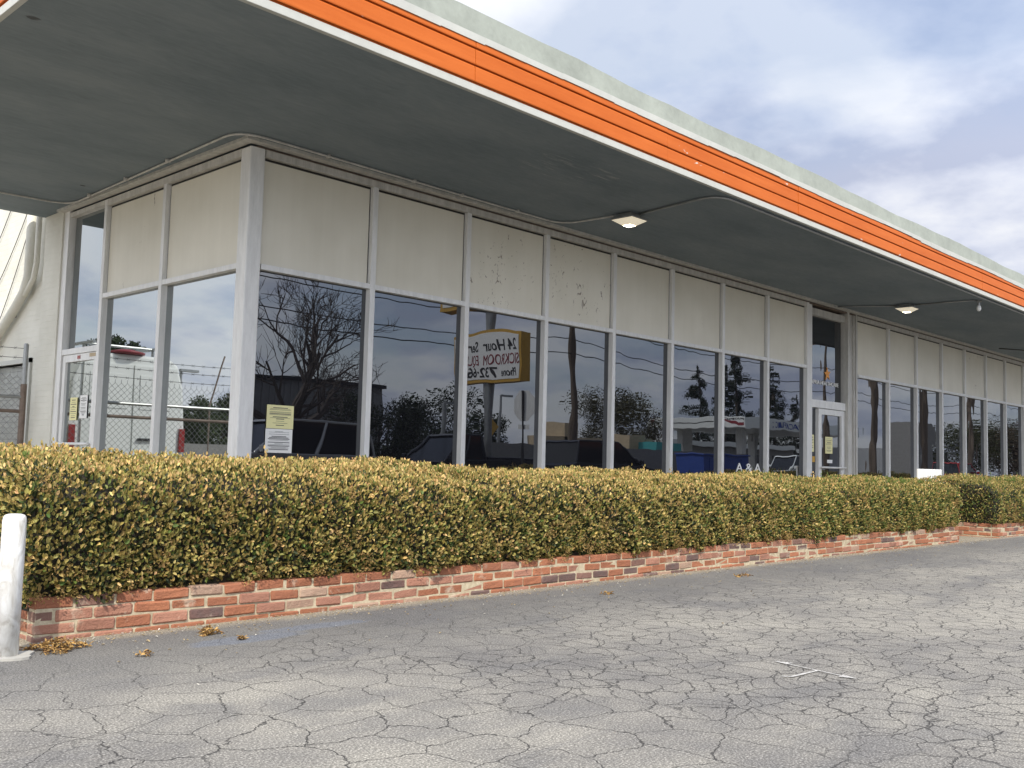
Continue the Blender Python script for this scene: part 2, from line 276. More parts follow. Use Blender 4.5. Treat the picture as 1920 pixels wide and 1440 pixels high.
# ------------------------------------------------------------------ mesh helpers
class MB:
    def __init__(s): s.v = []; s.f = []; s.mi = []
    def add(s, vs, fs, mi=0):
        o = len(s.v); s.v += [tuple(p) for p in vs]; s.f += [tuple(i + o for i in f) for f in fs]; s.mi += [mi] * len(fs); return s
    def box(s, x0, x1, y0, y1, z0, z1, mi=0, mat=None):
        vs = [Vector(p) for p in ((x0, y0, z0), (x1, y0, z0), (x1, y1, z0), (x0, y1, z0), (x0, y0, z1), (x1, y0, z1), (x1, y1, z1), (x0, y1, z1))]
        if mat: vs = [mat @ p for p in vs]
        return s.add(vs, [(0, 3, 2, 1), (4, 5, 6, 7), (0, 1, 5, 4), (1, 2, 6, 5), (2, 3, 7, 6), (3, 0, 4, 7)], mi)
    def tube(s, pts, r, n=8, mi=0, cap=True):
        pts = [Vector(p) for p in pts]; rs = r if isinstance(r, (list, tuple)) else [r] * len(pts)
        rings = []; up = None
        for i, p in enumerate(pts):
            d = (pts[min(i + 1, len(pts) - 1)] - pts[max(i - 1, 0)])
            d = d.normalized() if d.length > 1e-9 else Vector((0, 0, 1))
            if up is None: up = Vector((0, 0, 1)) if abs(d.z) < 0.9 else Vector((1, 0, 0))
            a = d.cross(up).normalized(); b2 = a.cross(d).normalized(); up = b2
            rings.append([p + (a * math.cos(2 * math.pi * k / n) + b2 * math.sin(2 * math.pi * k / n)) * rs[i] for k in range(n)])
        vs = [q for rg in rings for q in rg]; fs = []
        for i in range(len(pts) - 1):
            for k in range(n):
                k2 = (k + 1) % n; fs.append((i * n + k, i * n + k2, (i + 1) * n + k2, (i + 1) * n + k))
        if cap: fs.append(tuple(range(n - 1, -1, -1))); fs.append(tuple((len(pts) - 1) * n + k for k in range(n)))
        return s.add(vs, fs, mi)
    def prism(s, poly, axis, a, b, mi=0):
        # poly: 2D list; axis 'x': (y,z) extruded along x, 'y': (x,z), 'z': (x,y)
        def P(u, v, t): return {'x': (t, u, v), 'y': (u, t, v), 'z': (u, v, t)}[axis]
        n = len(poly); vs = [P(u, v, a) for u, v in poly] + [P(u, v, b) for u, v in poly]
        fs = [tuple(range(n - 1, -1, -1)), tuple(range(n, 2 * n))] + [(i, (i + 1) % n, n + (i + 1) % n, n + i) for i in range(n)]
        return s.add(vs, fs, mi)
    def lathe(s, prof, c=(0, 0, 0), n=24, mi=0):
        vs = []; fs = []
        for r, z in prof:
            for k in range(n): a = 2 * math.pi * k / n; vs.append((c[0] + r * math.cos(a), c[1] + r * math.sin(a), c[2] + z))
        for i in range(len(prof) - 1):
            for k in range(n): k2 = (k + 1) % n; fs.append((i * n + k, i * n + k2, (i + 1) * n + k2, (i + 1) * n + k))
        fs.append(tuple(range(n - 1, -1, -1))); fs.append(tuple((len(prof) - 1) * n + k for k in range(n)))
        return s.add(vs, fs, mi)
    def build(s, name, mats, parent=None, bevel=0.0, smooth=False, norm=True):
        me = bpy.data.meshes.new(name); me.from_pydata([tuple(v) for v in s.v], [], s.f)
        mats = mats if isinstance(mats, (list, tuple)) else [mats]
        for mm in mats: me.materials.append(mm)
        me.polygons.foreach_set('material_index', s.mi)
        if norm or bevel:
            bm = bmesh.new(); bm.from_mesh(me)
            if bevel:
                bmesh.ops.bevel(bm, geom=[e for e in bm.edges if len(e.link_faces) == 2 and e.calc_face_angle(0) > 0.6], offset=bevel, segments=2, affect='EDGES', profile=0.6, clamp_overlap=True)
            bmesh.ops.recalc_face_normals(bm, faces=bm.faces); bm.to_mesh(me); bm.free()
        if smooth: me.polygons.foreach_set('use_smooth', [True] * len(me.polygons))
        o = bpy.data.objects.new(name, me); col.objects.link(o)
        if parent: o.parent = parent; o.matrix_parent_inverse = parent.matrix_world.inverted() if False else Matrix.Translation(-Vector(parent_world(parent)))
        return o
def parent_world(p):     # parts cancel their root's offset, so only a root moves its children
    return Vector(p.location) if p.parent is None else Vector((0, 0, 0))
def tag(o, label, cat, group=None, kind=None):
    if label: o['label'] = label
    if cat: o['category'] = cat
    if group: o['group'] = group
    if kind: o['kind'] = kind
    return o
def thing(name, loc, label, cat, group=None):
    o = bpy.data.objects.new(name, None); o.empty_display_size = 0.1; col.objects.link(o); o.location = loc; return tag(o, label, cat, group)
def struct(o): o['kind'] = 'structure'; return o
def copy_tree(o, dx=(0, 0, 0), parent=None):
    c = o.copy(); col.objects.link(c)
    if parent: c.parent = parent
    else: c.location = o.location + Vector(dx)
    for ch in o.children: copy_tree(ch, (0, 0, 0), c)
    return c
def leaf_mesh(name, P, A, Nn, L, Wd, C, mat, parent=None, fold=0.25):
    n = len(P); S = np.cross(A, Nn); S /= np.linalg.norm(S, axis=1, keepdims=True) + 1e-9; Nn = np.cross(S, A)
    L = L[:, None]; Wd = Wd[:, None]; up = Nn * (Wd * fold)
    V = np.empty((n, 6, 3)); curl = Nn * (L * 0.10)
    V[:, 0] = P; V[:, 1] = P + A * L * .33 + S * Wd * .46 + up; V[:, 2] = P + A * L * .72 + S * Wd * .40 + up - curl * .3
    V[:, 3] = P + A * L - curl; V[:, 4] = P + A * L * .72 - S * Wd * .40 + up - curl * .3; V[:, 5] = P + A * L * .33 - S * Wd * .46 + up
    me = bpy.data.meshes.new(name); me.vertices.add(n * 6); me.vertices.foreach_set('co', V.reshape(-1))
    base = (np.arange(n) * 6)[:, None]; idx = (base + np.array([[0, 1, 2, 3, 0, 3, 4, 5]])).reshape(-1)
    me.loops.add(n * 8); me.loops.foreach_set('vertex_index', idx.astype(np.int32))
    me.polygons.add(n * 2); me.polygons.foreach_set('loop_start', (np.arange(n * 2) * 4).astype(np.int32))
    try: me.polygons.foreach_set('loop_total', np.full(n * 2, 4, np.int32))
    except Exception: pass
    ca = me.color_attributes.new('Col', 'FLOAT_COLOR', 'POINT')
    cc = np.ones((n, 6, 4)); cc[:, :, :3] = C[:, None, :]; ca.data.foreach_set('color', cc.reshape(-1))
    me.update(calc_edges=True); me.materials.append(mat)
    o = bpy.data.objects.new(name, me); col.objects.link(o)
    if parent: o.parent = parent; o.matrix_parent_inverse = Matrix.Translation(-parent_world(parent))
    return o
def unit(a): return a / (np.linalg.norm(a, axis=-1, keepdims=True) + 1e-9)
_tc = {}
def text_geo(s, size, shear=0.0, bold=0.0, xs=1.0):
    c = bpy.data.curves.new('txt', 'FONT'); c.body = s; c.size = size; c.shear = shear; c.offset = bold; c.extrude = 0.004; c.resolution_u = 3
    o = bpy.data.objects.new('txt', c); me = o.to_mesh()
    vs = [Vector((v.co.x * xs, v.co.y, v.co.z)) for v in me.vertices]; fs = [tuple(p.vertices) for p in me.polygons]
    o.to_mesh_clear(); bpy.data.objects.remove(o); bpy.data.curves.remove(c); return vs, fs
def add_text(mb, s, size, M4, mi=0, fit=None, **k):
    vs, fs = text_geo(s, size, **k)
    x0 = min(v.x for v in vs); x1 = max(v.x for v in vs); sc = (fit / (x1 - x0)) if fit else 1.0
    mb.add([M4 @ Vector(((v.x - x0) * sc, v.y, v.z)) for v in vs], fs, mi)
def frame(o, ex, ey):  # matrix with local x, y along ex, ey
    ex = Vector(ex); ey = Vector(ey); ez = ex.cross(ey); mt = Matrix((ex, ey, ez)).transposed().to_4x4(); mt.translation = Vector(o); return mt

# ================================================================== SETTING
g = MB(); g.add([(-400, -400, 0), (500, -400, 0), (500, 400, 0), (-400, 400, 0)], [(0, 1, 2, 3)])
struct(g.build('ground', M['asphalt']))
g = MB(); g.add([(-400, -28, .004), (500, -28, .004), (500, -17.5, .004), (-400, -17.5, .004)], [(0, 1, 2, 3)]); struct(g.build('road', M['road']))
g = MB(); g.box(-400, 500, -17.5, -16.0, 0.0, 0.13); struct(g.build('sidewalk', M['concrete']))

# ================================================================== BUILDING
B = thing('building', (0, 0, 0), 'long grey storefront building with orange fascia, deep canopy and dark windows', 'building')
ZS, ZT, ZM = 3.965, 3.83, 2.785
SX = -0.14                                     # front plane of the side wall
W1 = 1.3614
xm = [W1 * k for k in range(1, 8)]             # mullions between bays
xe = W1 * 8                                    # end post of the first run
def storefront(x_edges, first_l, last_r, dirty=()):
    for i in range(len(x_edges) - 1):
        a, b = x_edges[i], x_edges[i + 1]
        p = MB(); p.box(a + .034, b - .047, .050, .075, ZM + .030, ZT - .012)
        p.build('spandrel_panel', M['panel_dirty'] if i in dirty else M['panel'], B)
        gk = MB()
        gk.box(a + .026, b - .026, .055, .085, ZT - .014, ZT + .014); gk.box(b - .049, b - .022, .055, .085, ZM + .03, ZT - .014)
        gk.build('gasket', M['gasket'], B)
        q = MB(); q.box(a + .03, b - .03, .070, .082, .10, ZM - .026); q.build('window', M['glass'], B)
    for x in x_edges[1:-1]:
        q = MB(); q.box(x - .033, x + .033, 0.0, .12, .05, ZT + .012); q.build('mullion', M['alum'], B, bevel=.003)
    a, b = x_edges[0], x_edges[-1]
    q = MB()
    for i in range(len(x_edges) - 1): q.box(x_edges[i] + .033, x_edges[i + 1] - .033, .004, .11, ZM - .026, ZM + .026)
    q.build('middle_rail', M['alum'], B)
    q = MB(); q.box(a - first_l, b + last_r, .002, .12, ZT + .012, ZT + .085); q.build('top_rail', M['alum_dull'], B, bevel=.004)
    q = MB(); q.box(a - first_l, b + last_r, .004, .12, 0.0, .10); q.build('sill_rail', M['alum'], B)
storefront([0.0] + xm + [xe], -.03, .03, dirty=(2, 3))
q = MB(); q.box(xe - .04, xe + .04, -.003, .14, 0, ZT + .085); q.build('mullion', M['alum'], B, bevel=.003)
q = MB(); q.box(SX, .018, -.004, .17, 0.0, ZT + .085); q.build('corner_post', M['alum'], B, bevel=.012)
q = MB(); q.box(SX - .10, 60, -.10, .002, ZT + .105, ZS); q.box(SX - .10, SX - .0, .002, 4.3, ZT + .105, ZS); q.build('soffit_trim', M['alum_dull'], B)
q = MB(); q.box(-.06, 60, .02, .2, ZT + .085, ZT + .105); q.box(SX + .03, SX + .2, .2, 4.3, ZT + .085, ZT + .105); q.build('rusty_gap', M['rust'], B)
# ---- entrance bay
jl, jr = 11.10, 12.44
q = MB(); q.box(xe + .04, jl, .03, .2, 0, ZS - .06); q.build('door_jamb', M['alum'], B, bevel=.004)
q = MB(); q.box(jr, jr + .06, 0, .2, 0, ZS - .02); q.box(jr + .06, 12.80, .05, .2, 0, ZS - .02); q.box(12.72, 12.76, .02, .05, 0, ZS - .02); q.box(12.80, 12.86, .01, .2, 0, ZS - .02); q.build('pilaster', M['alum_dull'], B, bevel=.004)
q = MB(); q.box(jl, jr, .06, .2, 3.74, ZS - .1); q.build('transom_head', M['alum_dull'], B)
q = MB(); q.box(jl, jr, .05, .2, 2.10, 2.24); q.build('door_head', M['alum'], B, bevel=.006)
tr = MB(); tr.box(jl + .03, jr - .03, .13, .14, 2.24, 3.74); tr = tr.build('transom_window', M['glass'], B)
st = MB(); sc5 = []
for k in range(10):
    a = math.pi / 2 + 2 * math.pi * k / 10 + .12; r = (.125 if k % 2 == 0 else .048); sc5.append((11.86 + r * math.cos(a) * 1.05, 2.74 + r * math.sin(a)))
st.prism(sc5, 'y', .120, .128); st.build('star_logo', M['orange_logo'], tr)
tx = MB(); add_text(tx, 'APRIA HEALTHCARE', .10, frame((11.24, .124, 2.53), (1, 0, 0), (0, 0, 1)), fit=1.06); tx.build('lettering', M['white'], tr)
sl_ = MB(); sl_.box(jl + .03, 11.40, .12, .13, .1, 2.10); sl_.build('sidelight_window', M['glass'], B)
dr = MB(); dr.box(11.40, 11.52, .06, .15, .02, 2.09); dr.box(11.52, 12.30, .062, .15, 1.99, 2.09); dr.box(11.52, 12.30, .062, .15, .02, .24); dr.box(12.30, 12.42, .06, .15, .02, 2.09)
dr = dr.build('door', M['alum'], B, bevel=.003)
dg = MB(); dg.box(11.52, 12.30, .10, .11, .24, 1.99); dg.build('door_glass', M['glass'], dr)
hb = MB(); hb.tube([(11.44, .02, 1.05), (12.38, .02, 1.05)], .016); hb.tube([(11.47, .02, 1.05), (11.47, .08, 1.05)], .012); hb.tube([(12.36, .02, 1.05), (12.36, .08, 1.05)], .012); hb.build('push_bar', M['alum'], dr)
# ---- right-hand run of windows
x2 = [12.86, 14.28] + [14.28 + 1.391 * k for k in range(1, 20)]
storefront(x2, 0, .03, dirty=(4,))
q = MB(); q.box(x2[-1], 60, 0, .2, 0, ZS); q.build('end_wall', M['whitewall'], B)
# ---- side run (plane x = SX)
ys = [0.17, 1.68, 3.115]
for i in range(2):
    a, b = ys[i], ys[i + 1]
    p = MB(); p.box(SX + .05, SX + .075, a + .034, b - .047, ZM + .03, ZT - .012); p.build('spandrel_panel', M['panel'], B)
    gk = MB(); gk.box(SX + .055, SX + .085, a + .026, b - .026, ZT - .014, ZT + .014); gk.box(SX + .055, SX + .085, b - .049, b - .022, ZM + .03, ZT - .014); gk.build('gasket', M['gasket'], B)
    q = MB(); q.box(SX + .070, SX + .082, a + .03, b - .03, .10, ZM - .026); q.build('window', M['glass_side'], B)
    r_ = MB(); r_.box(SX + .004, SX + .11, a + (.033 if i else 0), b - .033, ZM - .026, ZM + .026); r_.build('middle_rail', M['alum'], B)
for y in ys[1:]:
    q = MB(); q.box(SX, SX + .12, y - .033, y + .033, .05, ZT + .085 if y == ys[2] else ZT + .012); q.build('mullion', M['alum'], B, bevel=.003)
q = MB(); q.box(SX + .002, SX + .12, .17, ys[2] - .033, ZT + .012, ZT + .085); q.box(SX + .002, SX + .12, ys[2] + .033, 4.12, ZT + .03, ZT + .085); q.build('top_rail', M['alum_dull'], B)
q = MB(); q.box(SX + .004, SX + .12, .17, ys[2], 0, .1); q.build('sill_rail', M['alum'], B)
tr2 = MB(); tr2.box(SX + .07, SX + .08, ys[2] + .033, 4.10, 2.22, ZT + .03); tr2.build('transom_window', M['glass_side'], B)
q = MB(); q.box(SX, SX + .12, ys[2] + .033, 4.12, 2.15, 2.22); q.build('door_head', M['alum'], B, bevel=.003)
dr2 = MB(); dr2.box(SX + .01, SX + .07, ys[2] + .04, ys[2] + .11, .02, 2.145); dr2.box(SX + .01, SX + .07, 4.02, 4.10, .02, 2.145); dr2.box(SX + .012, SX + .07, ys[2] + .11, 4.02, 2.06, 2.145); dr2.box(SX + .012, SX + .07, ys[2] + .11, 4.02, .02, .22)
dr2.box(SX + .006, SX + .010, 3.60, 3.68, 2.085, 2.125, 1); dr2.box(SX + .006, SX + .010, 3.18, 3.34, 2.095, 2.135, 2)
dr2 = dr2.build('door', [M['alum'], M['redlens'], M['carton']], B)
dg = MB(); dg.box(SX + .04, SX + .05, ys[2] + .11, 4.02, .22, 2.06); dg.build('door_glass', M['glass_side'], dr2)
hb = MB(); hb.tube([(SX - .03, 3.17, 1.08), (SX - .03, 4.06, 1.08)], .016); hb.tube([(SX - .03, 3.2, 1.08), (SX + .02, 3.2, 1.08)], .012); hb.tube([(SX - .03, 4.04, 1.08), (SX + .02, 4.04, 1.08)], .012); hb.build('push_bar', M['alum'], dr2)
q = MB(); q.box(SX - .01, SX + .2, 4.12, 4.26, 0, ZS - .02); q.build('door_jamb', M['alum'], B, bevel=.004)
# ---- white brick wall further back
q = MB(); q.box(SX - .03, .3, 4.26, 4.80, 0, ZS - .003); q.build('pilaster', M['whitewall'], B)
q = MB(); q.box(SX + .03, .3, 4.80, 5.12, 0, 7.2); q.box(SX + .03, .3, 5.12, 40, 2.12, 7.2); q.box(SX + .03, .3, 9.2, 40, 0, 2.12); q.build('brick_wall', M['whitewall'], B)
rd = MB()
for k in range(28): rd.box(SX + .10, SX + .115 + .01 * (k % 2), 5.14, 9.18, .0 + k * .0755, .072 + k * .0755)
rd = rd.build('roller_door', M['steel'], B)
q = MB(); q.box(SX + .0, SX + .14, 5.12, 5.18, 0, 2.18); q.box(SX + .0, SX + .14, 5.12, 9.2, 2.12, 2.18); q.build('roller_door_frame', M['white_trim'], B)
dp = MB(); xx = SX - .05
dp.tube([(xx, 5.22, 4.35), (xx, 5.22, 3.5), (xx, 5.22, 3.25), (xx, 5.30, 3.08), (xx, 5.62, 2.86), (xx, 6.55, 2.34), (xx, 8.0, 1.55)], .062, 14)
dp.tube([(xx, 4.98, 4.3), (xx, 4.98, 3.4), (xx, 5.04, 3.2), (xx, 5.3, 3.0)], .035, 10)
dp.build('drainpipe', M['whitewall'], B, smooth=True)
cb = MB()
for (a, b) in (((5.35, 4.4), (6.9, 3.0)), ((5.30, 4.2), (6.6, 2.5)), ((5.9, 4.6), (7.4, 3.3)), ((5.42, 3.7), (5.75, 2.75))):
    pts = [(SX + .01, a[0] + (b[0] - a[0]) * t, a[1] + (b[1] - a[1]) * t - .10 * math.sin(math.pi * t)) for t in np.linspace(0, 1, 9)]; cb.tube(pts, .0055, 6)
cb.build('wall_cable', M['wire'], B)
# dark interior shell so nothing shows through
q = MB(); q.box(.32, 59.9, .25, 39.9, .02, ZS - .05); q.build('interior_core', M['black'], B)
# ---- canopy
FX, FY, BY = -2.70, -2.50, 4.86
sf = MB(); sf.box(FX + .03, 60, FY + .03, .5, ZS, ZS + .05); sf.box(FX + .03, .5, .5, BY, ZS, ZS + .05); sf = sf.build('soffit', M['soffit'], B)
de = MB()
z0, z1, z2, z3 = ZS - .004, 4.024, 4.388, 4.640
de.box(FX - .012, 60, FY - .012, FY + .03, z0, z1); de.box(FX - .012, FX + .03, FY + .03, BY, z0, z1); de.build('drip_edge', M['white_trim'], B, bevel=.004)
fa = MB(); nb = 3; hb_ = (z2 - z1) / nb
boards = [(z1 + .015, z1 + .142), (z1 + .156, z1 + .283), (z1 + .297, z2 - .002)]
def board_prof(E_, a, b, dz): return [(E_ + .02, a), (E_ - .022 + dz, a), (E_ - .024 + dz, a + .008), (E_ - .019 + dz, b - .010), (E_ - .014 + dz, b), (E_ + .02, b)]
def seg_fascia(x0, x1, dz=0):
    for (a, b) in boards: fa.prism(board_prof(FY, a, b, dz), 'x', x0, x1)
fa.box(FX, 60, FY - .003, FY + .018, z1 + .0005, z2 - .003); fa.box(FX - .003, FX + .018, FY + .02, BY, z1 + .0005, z2 - .003)
seams = [-2.70, 0.35, 3.02, 5.72, 8.95, 12.0, 15.6, 19.2, 22.8, 26.5, 30, 60]
for i in range(len(seams) - 1): seg_fascia(seams[i] + .004, seams[i + 1] - .003, rnd.uniform(-.004, .003))
for (a, b) in boards: fa.prism(board_prof(FX, a, b, 0), 'y', FY + .02, BY)
fa.build('fascia', M['fascia'], B)
wt = MB()
x = FX
while x < 45:
    x1 = x + rnd.uniform(1.6, 2.6); dz = rnd.uniform(-.010, .010); n = 5
    for j in range(n):
        a = x + (x1 - x) * j / n; b = x + (x1 - x) * (j + 1) / n; d2 = dz + .012 * math.sin(a * 1.7) ; wt.box(a, b, FY - .03 - .002 * (j % 2), FY + .03, z2 - .012 + d2 * .8, z2 + .046 + dz * .4)
    x = x1
wt.box(FX - .03, FX + .03, FY + .03, BY, z2 - .01, z2 + .055); wt.build('coping_trim', M['white_trim'], B)
pa = MB(); n = 260; vs = []; fs = []
xs_ = np.linspace(FX, 60, n)
for i, x in enumerate(xs_):
    t = z3 + .010 * math.sin(x * 1.3) + .006 * math.sin(x * 4.1 + 1) + rnd.uniform(-.004, .004)
    vs += [(x, FY - .006, z2 + .058), (x, FY + .012, t), (x, FY + .16, t + .005), (x, FY + .16, z2 + .058)]
for i in range(n - 1):
    for k in range(4): fs.append((4 * i + k, 4 * i + (k + 1) % 4, 4 * i + 4 + (k + 1) % 4, 4 * i + 4 + k))
pa.add(vs, fs); pa.box(FX - .006, FX + .16, FY + .165, BY, z2 + .058, z3); pa.build('parapet', M['stucco'], B)
rf = MB(); rf.box(FX + .16, 59.9, FY + .17, .2, ZS + .052, z2); rf.box(.31, 59.9, .2, 39.8, ZS + .052, z2); rf.box(FX + .16, .29, .2, BY - .01, ZS + .052, z2); rf.build('roof', M['concrete'], B)

# ---- soffit lights, conduit, bulb
def canopy_light(x, y, label):
    t = thing('canopy_light', (x, y, ZS), label, 'light', 'square lamps under the canopy')
    h = MB(); h.box(x - .10, x + .10, y - .10, y + .10, ZS - .05, ZS - .001); h.box(x - .155, x + .155, y - .155, y + .155, ZS - .075, ZS - .05); h.build('lamp_housing', M['steel'], t, bevel=.008)
    l = MB(); l.add([(x - .15, y - .15, ZS - .076), (x + .15, y - .15, ZS - .076), (x + .15, y + .15, ZS - .076), (x - .15, y + .15, ZS - .076), (x - .06, y - .06, ZS - .135), (x + .06, y - .06, ZS - .135), (x + .06, y + .06, ZS - .135), (x - .06, y + .06, ZS - .135)],
                    [(0, 1, 5, 4), (1, 2, 6, 5), (2, 3, 7, 6), (3, 0, 4, 7), (3, 2, 1, 0)]); l.build('lens', M['lamp_glass'], t)
    e = MB(); e.box(x - .05, x + .05, y - .05, y + .05, ZS - .142, ZS - .136); e.build('led', M['lamp_glow'], t)
canopy_light(4.27, -1.11, 'lit square lamp under the canopy, the nearer one')
canopy_light(12.35, -1.13, 'lit square lamp under the canopy in front of the glass entrance')
def curve_pts(pts, rad=.25, n=6):
    out = [Vector(pts[0])]
    for a, b, c in zip(pts, pts[1:], pts[2:]):
        a, b, c = Vector(a), Vector(b), Vector(c); r1 = min(rad, (a - b).length * .45, (c - b).length * .45)
        p = b + (a - b).normalized() * r1; q_ = b + (c - b).normalized() * r1
        for k in range(n + 1): t = k / n; out.append(p * (1 - t) ** 2 + b * 2 * t * (1 - t) + q_ * t * t)
    out.append(Vector(pts[-1])); return out
zc_ = ZS - .018
cd = MB(); cd.tube(curve_pts([(-2.6, 4.05, zc_), (-.26, 3.86, zc_), (-.39, -.20, zc_), (4.10, -.20, zc_), (4.17, -.96, zc_)], .28), .0105, 8)
for p in ((-.30, 3.2), (-.33, 2.2), (-.36, 1.2)): cd.box(p[0] - .025, p[0] + .025, p[1] - .012, p[1] + .012, zc_ - .016, ZS)
for xx_ in (.6, 1.7, 2.4, 3.3): cd.box(xx_ - .012, xx_ + .012, -.225, -.175, zc_ - .016, ZS)
tag(cd.build('conduit', M['alum_dull'], None, smooth=True), 'thin metal conduit wrapping the corner of the storefront up to the nearer soffit lamp', 'conduit', 'conduits under the canopy')
cd = MB(); cd.tube(curve_pts([(4.27, -1.26, zc_), (4.12, -2.42, zc_), (13.0, -2.42, zc_), (30, -2.42, zc_)], .3), .0135, 8)
tag(cd.build('conduit', M['steel'], None, smooth=True), 'dark conduit running from the nearer lamp out to the orange fascia and along it', 'conduit', 'conduits under the canopy')
cd = MB(); cd.tube(curve_pts([(11.75, .02, zc_), (12.30, -.97, zc_)], .3), .0135, 8); cd.tube([(12.36, -1.29, zc_), (12.45, -2.25, zc_)], .0135, 8)
tag(cd.build('conduit', M['steel'], None, smooth=True), 'dark conduit crossing the soffit from the entrance through the farther lamp', 'conduit', 'conduits under the canopy')
cd = MB(); cd.tube(curve_pts([(19.5, -.40, zc_), (20.1, -.75, zc_), (22.5, -.78, zc_)], .2), .012, 8)
tag(cd.build('conduit', M['wire'], None, smooth=True), 'short dark conduit at the far right end of the soffit', 'conduit', 'conduits under the canopy')
bt = thing('bare_bulb', (12.55, -2.28, ZS), 'small bare white bulb hanging under the far canopy edge', 'light bulb')
q = MB(); q.lathe([(.05, 0), (.05, -.03), (.022, -.045), (.022, -.09)], (12.55, -2.28, ZS), 14); q.build('socket', M['steel'], bt, smooth=False)
q = MB(); q.lathe([(.018, -.09), (.034, -.12), (.036, -.16), (.022, -.19), (.004, -.197)], (12.55, -2.28, ZS), 14); q.build('bulb', M['white'], bt, smooth=True)

# ---- paper notices
def notice(name, o, ex, ey, wd, ht, mat, label, cat='notice', seed=0, box=True):
    rr = random.Random(seed); F4 = frame(o, ex, ey); mb = MB(); mb.box(0, wd, 0, ht, 0, .002, 0, F4)
    y = ht * .90
    while y > ht * .12:
        k = rr.choice([.30, .55, .75, .8, .72]); hh = ht * rr.choice([.012, .014, .03]); x0_ = wd * (.5 - k / 2)
        mb.box(x0_, x0_ + wd * k, y - hh, y, .0021, .0030, 1, F4); y -= hh + ht * rr.choice([.022, .03, .07])
    return tag(mb.build(name, [mat, M['ink']]), label, cat)
notice('paper_notice', (.20, .062, 1.262), (1, 0, 0), (0, 0, 1), .30, .225, M['paper_yellow'], 'pale yellow paper notice taped inside the first front window, above a white sheet', seed=1)
notice('paper_notice', (.195, .062, 1.03), (1, 0, 0), (0, 0, 1), .30, .228, M['paper_white'], 'white paper sheet taped directly below the yellow notice in the first front window', seed=2)
notice('paper_notice', (SX + .032, 3.86, 1.36), (0, -1, 0), (0, 0, 1), .20, .27, M['paper_yellow'], 'yellow notice on the side door glass beside the chain-link fence', seed=3)
notice('paper_notice', (SX + .032, 3.58, 1.38), (0, -1, 0), (0, 0, 1), .20, .27, M['paper_white'], 'white notice on the side door glass, beside the yellow one', seed=4)
notice('paper_notice', (11.72, .094, 1.30), (1, 0, 0), (0, 0, 1), .28, .30, M['paper_yellow'], 'yellow notice on the front entrance door', seed=5)
notice('paper_notice', (11.15, .114, 1.32), (1, 0, 0), (0, 0, 1), .18, .30, M['paper_yellow'], 'yellow notice on the narrow glass left of the entrance door', seed=6)
tag(MB().box(11.80, 12.0, .094, .096, 1.13, 1.19).build('sticker', M['paper_white']), 'small white sticker low on the entrance door glass', 'sticker')
tag(MB().box(11.27, 11.37, .114, .116, 1.14, 1.24).build('sticker', M['yellow']), 'small yellow sticker on the glass left of the entrance door', 'sticker')

wl = MB(); add_text(wl, 'A & A', .20, frame((8.66, .066, .94), (1, 0, 0), (0, 0, 1)), fit=.76); tag(wl.build('window_lettering', M['white'], norm=False), 'small white letters low on a front window, just above the hedge top', 'lettering')
# ================================================================== PLANTERS
def brick_template():
    bm = bmesh.new(); bmesh.ops.create_cube(bm, size=1.0)
    return bm
def brick_run(mb_v, mb_f, cols, x0, x1, place, thick, seed, ztop):
    rr = random.Random(seed); cz = ztop - .067
    bl, ch, cw = .208, .058, .0045
    course = 0
    while cz > -.06:
        x = x0 + (0 if course % 2 == 0 else -.107)
        while x < x1 - .02:
            L = bl + rr.uniform(-.012, .010)
            a, b = max(x, x0), min(x + L, x1)
            if b - a > .03:
                jy = rr.uniform(-.007, .006); jz = rr.uniform(-.003, .003); tilt = rr.uniform(-.006, .006); c = rr.uniform(.005, .010)
                # chamfered box
                pts = []
                for (sx_, sy_, sz_) in ((0, 0, 0), (1, 0, 0), (1, 1, 0), (0, 1, 0), (0, 0, 1), (1, 0, 1), (1, 1, 1), (0, 1, 1)):
                    X = a if sx_ == 0 else b; Y = 0 if sy_ == 0 else thick; Z = cz + .009 if sz_ == 0 else cz + .067
                    dx = c if sx_ == 0 else -c; dy = c if sy_ == 0 else -c; dz = c if sz_ == 0 else -c
                    Y += jy; Z += jz + tilt * (X - (a + b) / 2) / L
                    q_ = [rr.uniform(-.0035, .0035) for _ in range(3)]
                    pts += [(X + q_[0], Y + dy, Z + dz), (X + dx, Y + q_[1], Z + dz), (X + dx, Y + dy, Z + q_[2])]
                o = len(mb_v); mb_v += [place(p) for p in pts]
                F = lambda i, k: o + i * 3 + k
                fs = [[F(0, 0), F(3, 0), F(7, 0), F(4, 0)], [F(1, 0), F(5, 0), F(6, 0), F(2, 0)], [F(0, 1), F(4, 1), F(5, 1), F(1, 1)], [F(3, 1), F(2, 1), F(6, 1), F(7, 1)], [F(4, 2), F(7, 2), F(6, 2), F(5, 2)], [F(0, 2), F(1, 2), F(2, 2), F(3, 2)]]
                for (i, j, k) in ((0, 1, 0), (3, 2, 0), (4, 5, 0), (7, 6, 0)): fs.append([F(i, 1), F(j, 1), F(j, 2), F(i, 2)])
                for (i, j) in ((0, 3), (1, 2), (4, 7), (5, 6)): fs.append([F(i, 0), F(j, 0), F(j, 2), F(i, 2)])
                for (i, j) in ((0, 4), (1, 5), (2, 6), (3, 7)): fs.append([F(i, 0), F(j, 0), F(j, 1), F(i, 1)])
                for i in range(8): fs.append([F(i, 0), F(i, 1), F(i, 2)])
                mb_f += fs
                u = rr.random()
                if u < .07: cc = (.085, .075, .07)
                elif u < .13: cc = (.17, .11, .085)
                elif u < .19: cc = (.38, .28, .20)
                elif u < .45: cc = (.345, .175, .115)
                else: cc = (.33, .130, .060)
                k = rr.uniform(.8, 1.15); cols += [tuple(min(1, v * k) for v in cc)] * 24
            x += L + .010 + rr.uniform(-.002, .004)
        cz -= .067; course += 1
